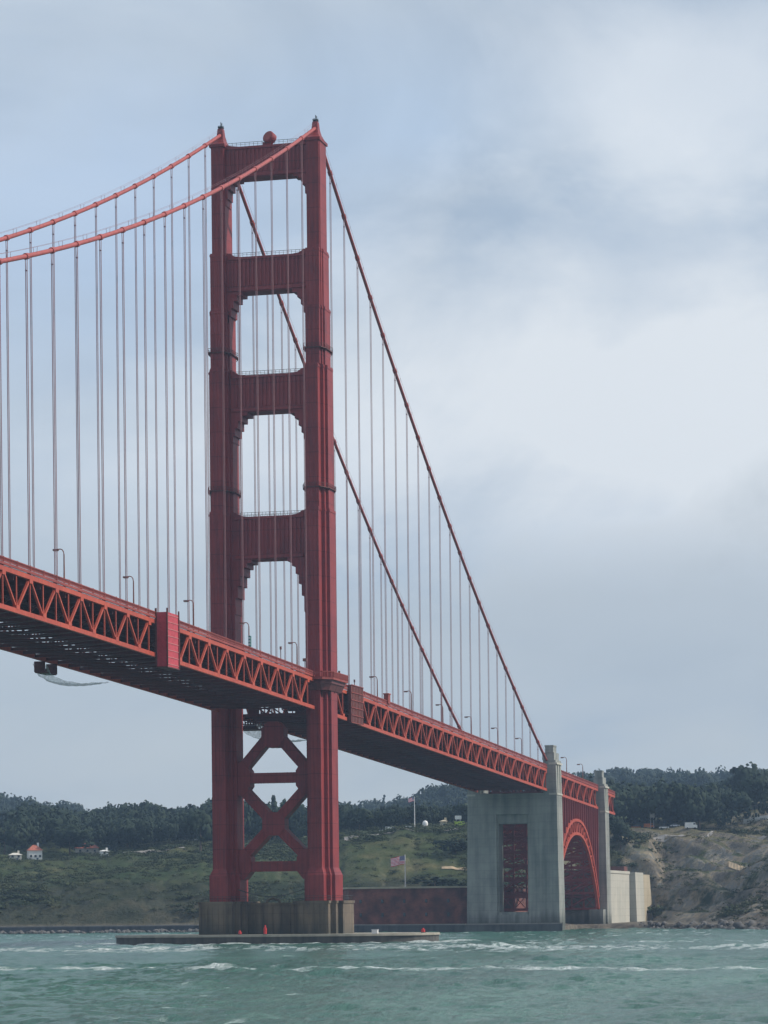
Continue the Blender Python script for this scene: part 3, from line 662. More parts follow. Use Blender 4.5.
for xe in (352.0, 452.6):
    b = MB(); zt_ = zt(xe)-8.3; L = np.linspace(9.5, zt_, 9)
    for yy in np.linspace(-W+.8, W-.8, 6): b.beam((xe, yy, 9.2), (xe, yy, zt_), .7)
    Y6 = np.linspace(-W+.8, W-.8, 6)
    for i in range(8):
        b.beam((xe, -W+.8, L[i]), (xe, W-.8, L[i]), .6, .7)
        for q0, q1 in zip(Y6, Y6[1:]): b.beam((xe+.1, q0, L[i]), (xe+.1, q1, L[i+1]), .28); b.beam((xe-.1, q1, L[i]), (xe-.1, q0, L[i+1]), .28)
    b.build('end_bent', M['archbr'], arch)
b = MB()
for x0_, x1_ in ((349.6, 355), (449, 454.9)):
    for s in (-1, 1): b.box((x0_, s*(W-3), 1), (x1_, s*(W+3), 9.2)); 
b.build('skewback', M['conc'], arch)
# ------------------------------------------------------------------ fort
fort = thing('brick_fort', 'low dark brick sea fort left of and beneath the concrete pylon', 'fort', (390, 30, 3))
def wallprism(poly, z0, z1, th):
    bb = MB(); n = len(poly); cx = sum(p[0] for p in poly)/n; cy = sum(p[1] for p in poly)/n
    inn = []
    for p in poly:
        d = Vector((cx-p[0], cy-p[1])); L = d.length; inn.append((p[0]+d.x/L*th, p[1]+d.y/L*th))
    vs = [(*p, z0) for p in poly]+[(*p, z1) for p in poly]+[(*p, z0) for p in inn]+[(*p, z1) for p in inn]
    fs = []
    for i in range(n):
        j = (i+1) % n; fs += [(i, j, n+j, n+i), (n+i, n+j, 3*n+j, 3*n+i), (2*n+j, 2*n+i, 3*n+i, 3*n+j), (2*n+i, 2*n+j, j, i)]
    bb.add(vs, fs); return bb
FP = [(353, 70), (352, 24), (357, 4), (372, 2), (436, 2), (447, 20), (438, 66), (420, 77), (372, 78)]
wallprism(FP, 2.5, 18.4, 9).build('outer_wall', M['brick'], fort)
b = MB()
for i in range(len(FP)):
    p0, p1 = FP[i], FP[(i+1) % len(FP)]; d = Vector((p1[0]-p0[0], p1[1]-p0[1])).normalized(); nn = Vector((d.y, -d.x))
    b.beam((p0[0]-nn.x*.4, p0[1]-nn.y*.4, 18.75), (p1[0]-nn.x*.4, p1[1]-nn.y*.4, 18.75), 2.2, .65); 
b.build('parapet_coping', M['conctan'], fort)
for i in (0, 1):
    p0, p1 = Vector((*FP[i],)), Vector((*FP[i+1],)); d = (p1-p0); L = d.length; d /= L
    for k in range(int(L/9)):
        for z in (8.0, 13.4):
            c = p0+d*(5+k*9)
            if i == 0 or k < 4:
                MB().beam((c.x-.1, c.y, z-.7), (c.x-.1, c.y, z+.7), .9, .9, up=(1, 0, 0)).build('gun_port', M['glass'], fort)
# ------------------------------------------------------------------ south abutment walls (pale blocks right of the second pylon)
ab = thing('abutment_wall', 'pale concrete abutment wall just right of the further pylon', 'wall', (500, -13, 2))
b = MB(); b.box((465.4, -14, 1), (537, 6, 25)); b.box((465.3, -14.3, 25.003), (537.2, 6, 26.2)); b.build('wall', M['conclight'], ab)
b = MB(); b.box((537.2, -10.6, 1), (556, 6, 26.3)); b.build('recess', M['conc'], ab)
b = MB(); b.box((541, -10.9, 26.303), (551, -2, 28.6)); b.build('hatch', M['brick'], ab)
ab2 = thing('abutment_block', 'free-standing pale and tan concrete block right of the abutment slot', 'wall', (578, -14, 2))
def blk(x0, x1, y0b, y0t, y1b, y1t, z, xt1=None): xt1 = xt1 or x1; return MB().add([(x0, y0b, 1), (x1, y1b, 1), (x1, 8, 1), (x0, 8, 1), (x0, y0t, z), (xt1, y1t, z), (xt1, 8, z), (x0, 8, z)], [(0, 3, 2, 1), (4, 5, 6, 7), (0, 1, 5, 4), (1, 2, 6, 5), (2, 3, 7, 6), (3, 0, 4, 7)])
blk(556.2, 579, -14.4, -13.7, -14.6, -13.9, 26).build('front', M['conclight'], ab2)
blk(579.1, 603, -14.6, -13.9, -14.9, -14.0, 25.2, 598).build('wing', M['conctan'], ab2)
# ------------------------------------------------------------------ terrain
ST = {  # bearing u : (shore distance, [(distance, height) ...])
 -700: (1400, [(1420, 4), (1500, 20), (1700, 40), (2000, 50), (2700, 90), (3300, 130), (5200, 90)]),
 -200: (1340, [(1352, 4), (1385, 16), (1450, 27), (1600, 41), (1750, 48), (2050, 60), (2500, 70), (3000, 122), (3600, 120), (5200, 90)]),
 0: (1325, [(1340, 4), (1354, 14), (1385, 22), (1440, 27), (1600, 42), (1750, 48), (1950, 56), (2500, 75), (3000, 117), (3600, 115), (5200, 90)]),
 100: (1320, [(1336, 4), (1350, 15), (1380, 23), (1440, 29), (1600, 43), (1750, 50), (1950, 60), (2500, 75), (3000, 96), (3600, 90), (5200, 80)]),
 200: (1315, [(1332, 4), (1348, 16), (1375, 24), (1430, 31), (1600, 46), (1750, 52), (1950, 61), (2500, 70), (3000, 80), (3600, 80), (5200, 80)]),
 300: (1265, [(1285, 4), (1330, 15), (1420, 28), (1560, 44), (1700, 50), (1900, 56), (2500, 75), (3000, 88), (3600, 92), (5200, 80)]),
 345: (1190, [(1290, 4), (1330, 17), (1420, 34), (1510, 49), (1650, 51), (1900, 56), (2500, 78), (3000, 100), (3600, 100), (5200, 80)]),
 400: (1165, [(1290, 4), (1330, 18), (1420, 36), (1500, 50.5), (1650, 52), (1900, 60), (2500, 80), (3000, 105), (3600, 104), (5200, 80)]),
 465: (1146, [(1290, 4), (1330, 19), (1420, 38), (1500, 51), (1650, 53), (1900, 62), (2500, 90), (3000, 124), (3600, 120), (5200, 80)]),
 560: (1146, [(1290, 4), (1330, 20), (1420, 40), (1480, 50), (1650, 53), (1900, 62), (2500, 90), (3000, 124), (3600, 125), (5200, 80)]),
 575: (1232, [(1406, 3), (1412, 14), (1435, 40), (1470, 51), (1650, 54), (1900, 64), (2500, 95), (3000, 127), (3600, 128), (5200, 80)]),
 615: (1232, [(1406, 3.4), (1412, 14), (1432, 36), (1462, 50), (1600, 54), (1900, 66), (2500, 100), (3000, 130), (3600, 132), (5200, 80)]),
 651: (1218, [(1404, 3.4), (1409, 14), (1425, 33), (1450, 47.5), (1600, 52), (1900, 66), (2500, 100), (3000, 132), (3600, 135), (5200, 80)]),
 664: (1205, [(1372, 2.6), (1390, 12), (1430, 30), (1478, 47), (1600, 53), (1900, 66), (2500, 100), (3000, 132), (3600, 135), (5200, 80)]),
 700: (1165, [(1315, 2.6), (1345, 13), (1400, 31), (1462, 46), (1560, 50), (1900, 68), (2500, 100), (3000, 130), (3600, 132), (5200, 80)]),
 768: (1105, [(1205, 2.6), (1245, 13), (1320, 27), (1415, 43), (1510, 47), (1600, 62), (1900, 72), (2500, 100), (3000, 130), (3600, 135), (5200, 80)]),
 900: (1010, [(1100, 3), (1140, 18), (1210, 36), (1300, 52), (1500, 66), (1900, 76), (2500, 100), (3000, 125), (3600, 135), (5200, 80)]),
 1500: (700, [(730, 3), (800, 30), (900, 50), (1100, 66), (1500, 76), (1900, 80), (2500, 100), (3000, 120), (3600, 130), (5200, 80)])}
SU = sorted(ST)
def prof_at(u, d):
    i = max(0, min(len(SU)-2, int(np.searchsorted(SU, u))-1)); t = min(1, max(0, (u-SU[i])/(SU[i+1]-SU[i])))
    def one(k):
        s, pr = ST[k]; xs_ = [s-12, s, s+4]+[p[0] for p in pr]; zs = [-3, 1.2, 3.0]+[p[1] for p in pr]
        return np.interp(d, xs_, zs)
    # blend stations after aligning shores
    sa, sb = ST[SU[i]][0], ST[SU[i+1]][0]; s = sa*(1-t)+sb*t
    near = np.clip(1-(d-s)/400, 0, 1)
    def al(k):
        sk = ST[k][0]; dd = d+(sk-s)*near
        pr = ST[k][1]; xs_ = [sk-12, sk, sk+4]+[p[0] for p in pr]; zs = [-3, 1.2, 3.0]+[p[1] for p in pr]
        return np.interp(dd, xs_, zs)
    return al(SU[i])*(1-t)+al(SU[i+1])*t, s
us = np.concatenate([np.linspace(-700, -60, 50)[:-1], np.linspace(-60, 840, 430), np.linspace(840, 1500, 60)[1:]])
ds_ = np.concatenate([np.linspace(690, 1040, 30)[:-1], np.arange(1040, 1620, 3.2), np.linspace(1625, 2500, 110), np.linspace(2520, 5200, 70)])
TX = np.zeros((len(us), len(ds_), 3))
for i, u in enumerate(us):
    z, s = prof_at(u, ds_)
    k = (u-384)/FPX
    x = CAM.x+FH.x*ds_+RH.x*k*ds_; y = CAM.y+FH.y*ds_+RH.y*k*ds_
    rise = np.clip((z-4.5)/12, 0, 1); steep = np.clip((z-4)/8, 0, 1)*np.clip(1-(z-44)/14, 0, 1)
    warp = 30*fbm(x/90, y/90, 3, 5)
    # gullies run down-slope: noise stretched along depth
    lat = u*1300/FPX
    lat = lat+.45*(ds_-1300)*(u > 600)
    gl = np.abs(fbm(lat/38+.25*fbm(x/60, y/60, 3, 8), ds_/240, 4, 11)-.5)*2
    gl2 = np.abs(fbm(lat/11, ds_/70, 4, 21)-.5)*2
    cliff = 1.0 if u > 590 else .3
    z = z+rise*steep*cliff*(-(1-gl)**2*10+3.3-(1-gl2)**2*6.5+2.2)+rise*(fbm(x/120, y/120, 5, 3)-.5)*6*np.clip((ds_-s)/200, .2, 3)+rise*(fbm(x/14, y/14, 4, 9)-.5)*2.4
    TX[i, :, 0] = x; TX[i, :, 1] = y; TX[i, :, 2] = z
def ground(u, d):
    iu = np.interp(u, us, np.arange(len(us))); idd = np.interp(d, ds_, np.arange(len(ds_)))
    i0 = int(min(iu, len(us)-2)); j0 = int(min(idd, len(ds_)-2)); a = iu-i0; c = idd-j0
    Z = TX[:, :, 2]
    return (Z[i0, j0]*(1-a)+Z[i0+1, j0]*a)*(1-c)+(Z[i0, j0+1]*(1-a)+Z[i0+1, j0+1]*a)*c
def at(u, d, dz=0):
    x, y = XY(u, d); return Vector((x, y, float(ground(u, d))+dz))
def crest(u, lo=1380, hi=1560):
    q = np.arange(lo, hi, 4.); return float(q[int(np.argmax([(ground(u, d)-10)/d for d in q]))])
mt, nt, ns, ln = newmat('coastal_hill_ground')
out = ns.new('ShaderNodeOutputMaterial'); b_ = N(ns, 'ShaderNodeBsdfPrincipled', Roughness=.95); ln.new(b_.outputs[0], out.inputs[0]); b_.inputs['Specular IOR Level'].default_value = .1
g = ns.new('ShaderNodeNewGeometry'); sp = ns.new('ShaderNodeSeparateXYZ'); ln.new(g.outputs['Normal'], sp.inputs[0]); pz = ns.new('ShaderNodeSeparateXYZ'); ln.new(g.outputs['Position'], pz.inputs[0])
def ramp(src, stops):
    r = ns.new('ShaderNodeValToRGB'); ln.new(src, r.inputs[0]); e = r.color_ramp.elements
    e[0].position, e[1].position = stops[0][0], stops[-1][0]; e[0].color = (*stops[0][1], 1); e[1].color = (*stops[-1][1], 1)
    for p, c in stops[1:-1]: k = e.new(p); k.color = (*c, 1)
    return r.outputs[0]
def noise(sc, det=6., rough=.6, src=None):
    n_ = N(ns, 'ShaderNodeTexNoise', Scale=sc, Detail=det, Roughness=rough); ln.new(src or g.outputs['Position'], n_.inputs['Vector']); return n_.outputs['Fac']
grass = ramp(noise(.018, 8., .7), [(.36, (.030, .046, .022)), (.48, (.048, .062, .028)), (.58, (.072, .076, .038)), (.70, (.135, .11, .062))])
rock = ramp(noise(.035, 9., .7), [(.36, (.085, .08, .07)), (.44, (.17, .15, .125)), (.49, (.29, .235, .165)), (.54, (.19, .19, .18)), (.62, (.42, .34, .235))])
rmix = ramp(noise(.02, 7., .75), [(.40, (0, 0, 0)), (.49, (1, 1, 1))])
sl = N(ns, 'ShaderNodeMapRange'); ln.new(sp.outputs[2], sl.inputs[0]); sl.inputs['From Min'].default_value = .985; sl.inputs['From Max'].default_value = .92
mu = N(ns, 'ShaderNodeMath', operation='MULTIPLY'); ln.new(sl.outputs[0], mu.inputs[0]); ln.new(rmix, mu.inputs[1])
# the east (left) bluff is mostly overgrown; the west cliff is bare rock
ex = N(ns, 'ShaderNodeMapRange'); ln.new(pz.outputs[1], ex.inputs[0]); ex.inputs['From Min'].default_value = 60; ex.inputs['From Max'].default_value = -20; ex.inputs['To Min'].default_value = .16
mu2 = N(ns, 'ShaderNodeMath', operation='MULTIPLY'); ln.new(mu.outputs[0], mu2.inputs[0]); ln.new(ex.outputs[0], mu2.inputs[1])
# dry tan grass on the high western land, lush shelf over darker brush on the eastern bluff
hz_ = N(ns, 'ShaderNodeMath', operation='MULTIPLY_ADD'); ln.new(noise(.03, 6., .65), hz_.inputs[0]); hz_.inputs[1].default_value = 22.0; ln.new(pz.outputs[2], hz_.inputs[2])
h1 = N(ns, 'ShaderNodeMapRange'); ln.new(hz_.outputs[0], h1.inputs[0]); h1.inputs['From Min'].default_value = 32; h1.inputs['From Max'].default_value = 38
lush = N(ns, 'ShaderNodeMixRGB', blend_type='MULTIPLY'); lush.inputs[0].default_value = 1; ln.new(grass, lush.inputs[1]); ln.new(ramp(h1.outputs[0], [(0, (.6, .66, .72)), (1, (1.12, 1.2, .95))]), lush.inputs[2])
ww = N(ns, 'ShaderNodeMapRange'); ln.new(pz.outputs[1], ww.inputs[0]); ww.inputs['From Min'].default_value = 70; ww.inputs['From Max'].default_value = 0
h2 = N(ns, 'ShaderNodeMapRange'); ln.new(hz_.outputs[0], h2.inputs[0]); h2.inputs['From Min'].default_value = 48; h2.inputs['From Max'].default_value = 56; h2.inputs['To Max'].default_value = .6
w2 = N(ns, 'ShaderNodeMath', operation='MULTIPLY'); ln.new(ww.outputs[0], w2.inputs[0]); ln.new(h2.outputs[0], w2.inputs[1])
dry = ns.new('ShaderNodeMixRGB'); ln.new(w2.outputs[0], dry.inputs[0]); ln.new(lush.outputs[0], dry.inputs[1]); dry.inputs[2].default_value = (.21, .17, .10, 1); grass = dry.outputs[0]
mxg = ns.new('ShaderNodeMixRGB'); ln.new(mu2.outputs[0], mxg.inputs[0]); ln.new(grass, mxg.inputs[1]); ln.new(rock, mxg.inputs[2])
bz = N(ns, 'ShaderNodeMapRange'); ln.new(pz.outputs[2], bz.inputs[0]); bz.inputs['From Min'].default_value = 5.5; bz.inputs['From Max'].default_value = 3.6
mxb = ns.new('ShaderNodeMixRGB'); ln.new(bz.outputs[0], mxb.inputs[0]); ln.new(mxg.outputs[0], mxb.inputs[1]); ln.new(ramp(noise(.3), [(.35, (.11, .10, .085)), (.65, (.24, .21, .165))]), mxb.inputs[2])
ln.new(mxb.outputs[0], b_.inputs['Base Color'])
bp = N(ns, 'ShaderNodeBump', Strength=1.0, Distance=4.0); ln.new(noise(.12, 8., .7), bp.inputs['Height']); ln.new(bp.outputs[0], b_.inputs['Normal'])
terr = grid_mesh('terrain', TX.reshape(-1, 3), len(us), len(ds_), mt); kind(terr, 'structure')
# ------------------------------------------------------------------ vegetation
def crown_template(n, kind_, seed):
    r = np.random.default_rng(seed); V = []; F = []
    lob = [(r.uniform(-.35, .35), r.uniform(-.35, .35), r.uniform(.45, .85), r.uniform(.22, .42)) for _ in range(6)]
    if kind_ == 'cone': lob = [(0+r.uniform(-.06, .06), r.uniform(-.06, .06), h, .36*(1.05-h)) for h in (.25, .4, .55, .7, .85, .97)]
    if kind_ == 'bush': lob = [(r.uniform(-.4, .4), r.uniform(-.4, .4), r.uniform(.1, .6), r.uniform(.25, .42)) for _ in range(6)]
    for i in range(n):
        lx, ly, lz, lr = lob[r.integers(len(lob))]
        d = r.normal(size=3); d /= np.linalg.norm(d); rr = lr*r.uniform(.72, 1.08); c = np.array([lx, ly, lz])+d*rr*np.array([1, 1, .62])
        s = r.uniform(.05, .1)
        a = np.cross(d, r.normal(size=3)); a /= np.linalg.norm(a)+1e-9; b2 = np.cross(d, a)
        k = len(V); tilt = d*s*r.uniform(-.4, .4)
        V += [c+a*s+tilt, c+b2*s*.9, c-a*s-tilt, c-b2*s*.9, c+d*s*.7]
        F += [(k, k+1, k+4), (k+1, k+2, k+4), (k+2, k+3, k+4), (k+3, k, k+4)]
    return np.array(V), np.array(F)
TPL = [crown_template(130, 'round', i) for i in range(5)]; TPC = [crown_template(110, 'cone', 20+i) for i in range(3)]; TPB = [crown_template(42, 'bush', 40+i) for i in range(5)]
def scatter_mesh(name, items, mt):
    Vs, Fs, off = [], [], 0
    for (V, F), p, sx, sz, rz in items:
        c, s = math.cos(rz), math.sin(rz); W_ = np.empty_like(V)
        W_[:, 0] = (V[:, 0]*c-V[:, 1]*s)*sx+p[0]; W_[:, 1] = (V[:, 0]*s+V[:, 1]*c)*sx+p[1]; W_[:, 2] = V[:, 2]*sz+p[2]
        Vs.append(W_); Fs.append(F+off); off += len(V)
    V = np.concatenate(Vs); F = np.concatenate(Fs)
    me = bpy.data.meshes.new(name); me.vertices.add(len(V)); me.vertices.foreach_set('co', V.astype(np.float32).ravel())
    me.loops.add(F.size); me.loops.foreach_set('vertex_index', F.ravel().astype(np.int32)); me.polygons.add(len(F))
    me.polygons.foreach_set('loop_start', (np.arange(len(F))*3).astype(np.int32)); me.polygons.foreach_set('loop_total', np.full(len(F), 3, np.int32)); me.update(); me.materials.append(mt)
    o = bpy.data.objects.new(name, me); COL.objects.link(o); return o
def trunkbits(items):
    b = MB()
    for tp, p, sx, sz, rz in items:
        b.tube([(p[0], p[1], p[2]-1), (p[0]+sx*.02, p[1], p[2]+sz*.35), (p[0], p[1]+sx*.03, p[2]+sz*.8)], [sx*.03+.15, sx*.022+.1, .08], 5)
    return b
def forest(name, lab, n, ulo, uhi, dlo, dhi, hlo, hhi, mt, dens=None, cone=.15, seed=1):
    r = np.random.default_rng(seed); it = []; tries = 0
    while len(it) < n and tries < n*12:
        tries += 1; u = r.uniform(ulo, uhi); d = r.uniform(dlo, dhi)
        if dens and r.random() > dens(u, d): continue
        p = at(u, d); h = r.uniform(hlo, hhi)*(.8+.45*float(vnoise(u/45, d/110, seed)))
        if r.random() < cone: it.append((TPC[r.integers(3)], p, h*.75, h*1.08, r.uniform(0, 6.3)))
        else: it.append((TPL[r.integers(5)], p, h*r.uniform(.6, .95), h, r.uniform(0, 6.3)))
    o = scatter_mesh(name, it, mt); kind(o, 'stuff'); o['label'] = lab; o['category'] = 'forest'
    return o
forest('forest', 'dark wooded hill behind the houses at far left', 950, -120, 345, 1610, 2000, 13, 20, M['leaf'], lambda u, d: (.5 if d < 1660 else .0) if u < 18 else 1 if (u > 25 or d < 1900) and not (u > 150 and d < 1700) and not (d < 1665 and 20 < u < 50 or d < 1690 and 78 < u < 112) else .3, .05, 3)
forest('forest', 'dark tree belt on the plateau behind the fort flag', 430, 300, 560, 1585, 1850, 9, 14, M['leaf'], None, .08, 4)
forest('forest', 'dense tall cypress wood above the right hand cliff', 620, 575, 900, 1530, 1800, 15, 21, M['leaf'], lambda u, d: 1 if u < 705 or d > 1680 else .06, .05, 5)
forest('forest', 'wooded far ridge fading into haze', 1700, -250, 1000, 2500, 3300, 13, 20, M['leaf2'], None, .08, 6)
# scrub
it = []; r = np.random.default_rng(12)
for _ in range(9000):
    u = r.uniform(-80, 850); s = prof_at(u, np.array([1300.]))[1]; d = s+r.uniform(20, 460)
    if 352 < u < 610 and d < 1300: continue
    z = float(ground(u, d))
    if z < 4 or z > 56: continue
    q = float(fbm(np.array(u*1300/FPX/55), np.array(d/90), 4, 31))
    if u > 600:
        if u > 612 and q < .50 and r.random() > .08: continue
    else:
        if q < (.34 if z < 24 else .47) and r.random() > .2: continue
    h = r.uniform(1.2, 3.0)*(1.5 if q > .58 else 1)
    it.append((TPB[r.integers(5)], at(u, d, -.3), h*r.uniform(1.4, 2.6), h, r.uniform(0, 6.3)))
    if len(it) > 5200: break
o = scatter_mesh('scrub', it, M['scrub']); kind(o, 'stuff'); o['label'] = 'low green coastal scrub covering the bluffs and slopes'; o['category'] = 'scrub'
# single trees that stand apart
def tree(u, d, h, w, lab, tp, mtk='leaf', nm='tree', cat='tree', group=None, sink=0):
    p = at(u, d, -sink); t = thing(nm, lab, cat, p, group)
    c = scatter_mesh('crown', [((tp[0], tp[1]), (0, 0, 0), w, h, random.uniform(0, 6))], M[mtk]); c.parent = t
    b = MB()
    b.tube([(p.x, p.y, p.z-1), (p.x+.02*w, p.y, p.z+h*.3), (p.x, p.y, p.z+h*.8)], [.035*h, .025*h, .06], 7)
    for k in range(4):
        a = k*1.6+.3; zz = p.z+h*(.3+.1*k); b.tube([(p.x, p.y, zz), (p.x+math.cos(a)*w*.3, p.y+math.sin(a)*w*.3, zz+h*.18)], [.012*h, .03], 5)
    b.build('trunk', M['trunk'], t)
BT = [crown_template(420, 'round', 60+i) for i in range(4)]; BC = [crown_template(360, 'cone', 70+i) for i in range(2)]; BB = [crown_template(260, 'bush', 80+i) for i in range(2)]
TR = [(621, 1445, 14.5, 13, 'dark spreading tree with bare trunk right of the further pylon', BT[0]), (275, 1700, 26, 15, 'pointed conifer rising between the tower legs', BC[0]),
      (250, 1640, 20, 16, 'dark round tree against the inner edge of the far tower leg', BT[1]), (201, 1560, 22, 15, 'tall dark tree against the outer edge of the far tower leg', BT[2]),
      (5, 1615, 17, 19, 'large dark tree left of the white house with red roof', BT[3]), (70, 1600, 15, 22, 'broad round tree between the two red roofed houses', BT[1]),
      (128, 1640, 15, 20, 'low dark tree right of the small white building', BT[0]), (360, 1590, 14, 12, 'round tree at the left end of the plateau tree belt', BT[2]),
      (700, 1560, 25, 20, 'tallest dome of dark foliage above the cliff centre', BT[3]), (740, 1690, 26, 22, 'dark tree dome near the right edge of the picture', BT[1])]
for u, d, h, w, lab, tp in TR: tree(u, d, h, w, lab, tp, group='trees standing apart from the woods')
tree(456, 1420, 9, 17, 'large dark bush left of the concrete pylon on the slope', BB[0], 'leaf', 'bush', 'bush', 'dark bushes on the slope'); tree(435, 1345, 8, 26, 'wide dark bush behind the fort flag pole', BB[1], 'leaf', 'bush', 'bush', 'dark bushes on the slope')
tree(655, 1392, 6.5, 9, 'green bush at the foot of the cliff beside the tan block', BB[0], 'scrub', 'bush', 'bush')
# ------------------------------------------------------------------ shore works
sw = MB(); pts = []
for u in (-700, -200, 0, 100, 200, 300, 345, 400, 465, 520, 562): pts.append((XY(u, ST[u][0]-6) if u in ST else XY(u, 1140), u))
poly = [p for p, _ in pts]
poly2 = [XY(u, (ST[u][0] if u in ST else 1146)+5) for u in (-700, -200, 0, 100, 200, 300, 345, 400, 465, 520, 562)]
for i in range(len(poly)-1):
    a, c, a2, c2 = poly[i], poly[i+1], poly2[i], poly2[i+1]; h = 3.9
    sw.add([(*a, -3), (*c, -3), (*c2, -3), (*a2, -3), (a[0]+.5, a[1], h), (c[0]+.5, c[1], h), (*c2, h), (*a2, h)], [(4, 5, 6, 7), (0, 1, 5, 4), (2, 3, 7, 6)]+([(3, 0, 4, 7)] if i == 0 else [])+([(1, 2, 6, 5)] if i == len(poly)-2 else []))
tag(sw.build('seawall', M['seawall']), 'long dark seawall along the shore and round the fort', 'seawall')
q = MB(); 
for i in range(len(poly)-1): q.beam((poly[i][0]+1.5, poly[i][1], 4.1), (poly[i+1][0]+1.5, poly[i+1][1], 4.1), 1.4, .4)
tag(q.build('seawall_coping', M['road']), 'pale kerb along the top of the seawall', 'kerb')
# boulders on the beach below the cliff
r = np.random.default_rng(5); it = []
def rock_tpl(seed):
    rr = np.random.default_rng(seed); V = rr.normal(size=(14, 3)); V /= np.linalg.norm(V, axis=1)[:, None]; V *= rr.uniform(.6, 1., (14, 1)); import bmesh
    bm = bmesh.new(); [bm.verts.new(v) for v in V]; res = bmesh.ops.convex_hull(bm, input=bm.verts); bm.verts.ensure_lookup_table()
    bmesh.ops.triangulate(bm, faces=bm.faces); bm.verts.index_update(); VV = np.array([v.co[:] for v in bm.verts]); FF = np.array([[v.index for v in f.verts] for f in bm.faces]); bm.free(); return VV, FF
RT = [rock_tpl(i) for i in range(6)]
for _ in range(900):
    u = r.uniform(-60, 850)
    if 340 < u < 640: continue
    s = prof_at(u, np.array([1300.]))[1]; d = s+(r.normal(0, 5) if u > 600 else r.normal(-9, 2.5)); sz = r.uniform(.5, 1.7)*(1.4 if u > 720 else 1)
    x, y = XY(u, d); it.append((RT[r.integers(6)], (x, y, max(.7, 1.2 if u < 600 else float(ground(u, d)))), sz*1.3, sz, r.uniform(0, 6)))
o = scatter_mesh('riprap', it, M['rock']); kind(o, 'stuff'); o['label'] = 'dark boulders strewn along the waterline'; o['category'] = 'boulders'
# ------------------------------------------------------------------ houses
def house(u, d, w, dp, h, rh, lab, wallm, roofm, ang=.25, name='house', windows=3):
    p = at(u, d); t = thing(name, lab, 'house', p, 'buildings on the shore bluff'); t.rotation_euler = (0, 0, 0)
    ca, sa = math.cos(YAW+ang), math.sin(YAW+ang)
    def T(a, c, z): return (p.x+a*ca+c*sa, p.y+a*sa-c*ca, p.z+z)        # a away from the sea view, c to the right
    def hexa(a0, a1, c0, c1, z0, z1, B=None):
        B = B or MB(); return B.add([T(a0, c0, z0), T(a1, c0, z0), T(a1, c1, z0), T(a0, c1, z0), T(a0, c0, z1), T(a1, c0, z1), T(a1, c1, z1), T(a0, c1, z1)], [(0, 3, 2, 1), (4, 5, 6, 7), (0, 1, 5, 4), (1, 2, 6, 5), (2, 3, 7, 6), (3, 0, 4, 7)])
    hexa(0, dp, -w/2, w/2, -2, h).build('wall', wallm, t)
    e = .6; B = MB(); i = min(w, dp)/2*.75
    vs = [T(-e, -w/2-e, h), T(dp+e, -w/2-e, h), T(dp+e, w/2+e, h), T(-e, w/2+e, h), T(dp/2, -w/2+i, h+rh), T(dp/2, w/2-i, h+rh)]
    B.add(vs, [(0, 3, 5, 4), (1, 4, 5, 2), (0, 4, 1), (3, 2, 5), (0, 1, 2, 3)]); rf = B.build('roof', roofm, t)
    hexa(dp*.5, dp*.5+1, w*.2, w*.2+1, h+rh*.5, h+rh+1.2).build('chimney', wallm, rf)
    for k in range(windows):
        c = -w/2+w*(k+.5)/windows
        for zz in ((1.2, 3.9) if h > 5 else (1.0,)):
            f = hexa(-.14, -.003, c-.75, c+.75, zz, zz+1.6).build('window', M['white'], t); hexa(-.2, -.143, c-.6, c+.6, zz+.15, zz+1.45).build('pane', M['glass'], f)
    hexa(-.12, -.003, w*.07, w*.07+1.1, 0, .9).build('door', M['blue'], t)
    return t
house(36, 1584, 7.2, 8, 4.9, 3.0, 'white two storey house with red roof at far left', M['white'], M['redroof'])
house(16, 1575, 6.5, 6, 2.6, 1.2, 'low cream cottage left of the white red roofed house', M['cream'], M['cream'], .2, 'cottage', 2)
house(88, 1622, 12, 9, 3.2, 3.6, 'wide house with large pale red roof between dark trees', M['cream'], M['redroof'], .2, 'house', 3)
house(105, 1600, 5, 5, 2.6, .8, 'tiny white hut right of the wide red roofed house', M['white'], M['white'], .2, 'hut', 1)
house(445, crest(445), 3, 3, 3.6, .8, 'small tan kiosk on the plateau left of the pylon', M['conctan'], M['conctan'], .2, 'kiosk', 1)
# white dome tent and low signs on the plateau
t = thing('round_tank', 'small white domed tank on the plateau right of the hill flagpole', 'tank', at(426, crest(426)))
p = at(426, crest(426)); prof = [(1.4, 0), (1.5, 1.0), (1.5, 2), (1.2, 2.9), (.7, 3.3), (.1, 3.5)]
MB().tube([(p.x, p.y, p.z+z) for _, z in prof], [r_ for r_, _ in prof], 16).build('tank', M['white'], t, True); MB().tube([(p.x, p.y, p.z-.6), (p.x, p.y, p.z+.3)], 1.8, 16).build('base', M['conctan'], t)
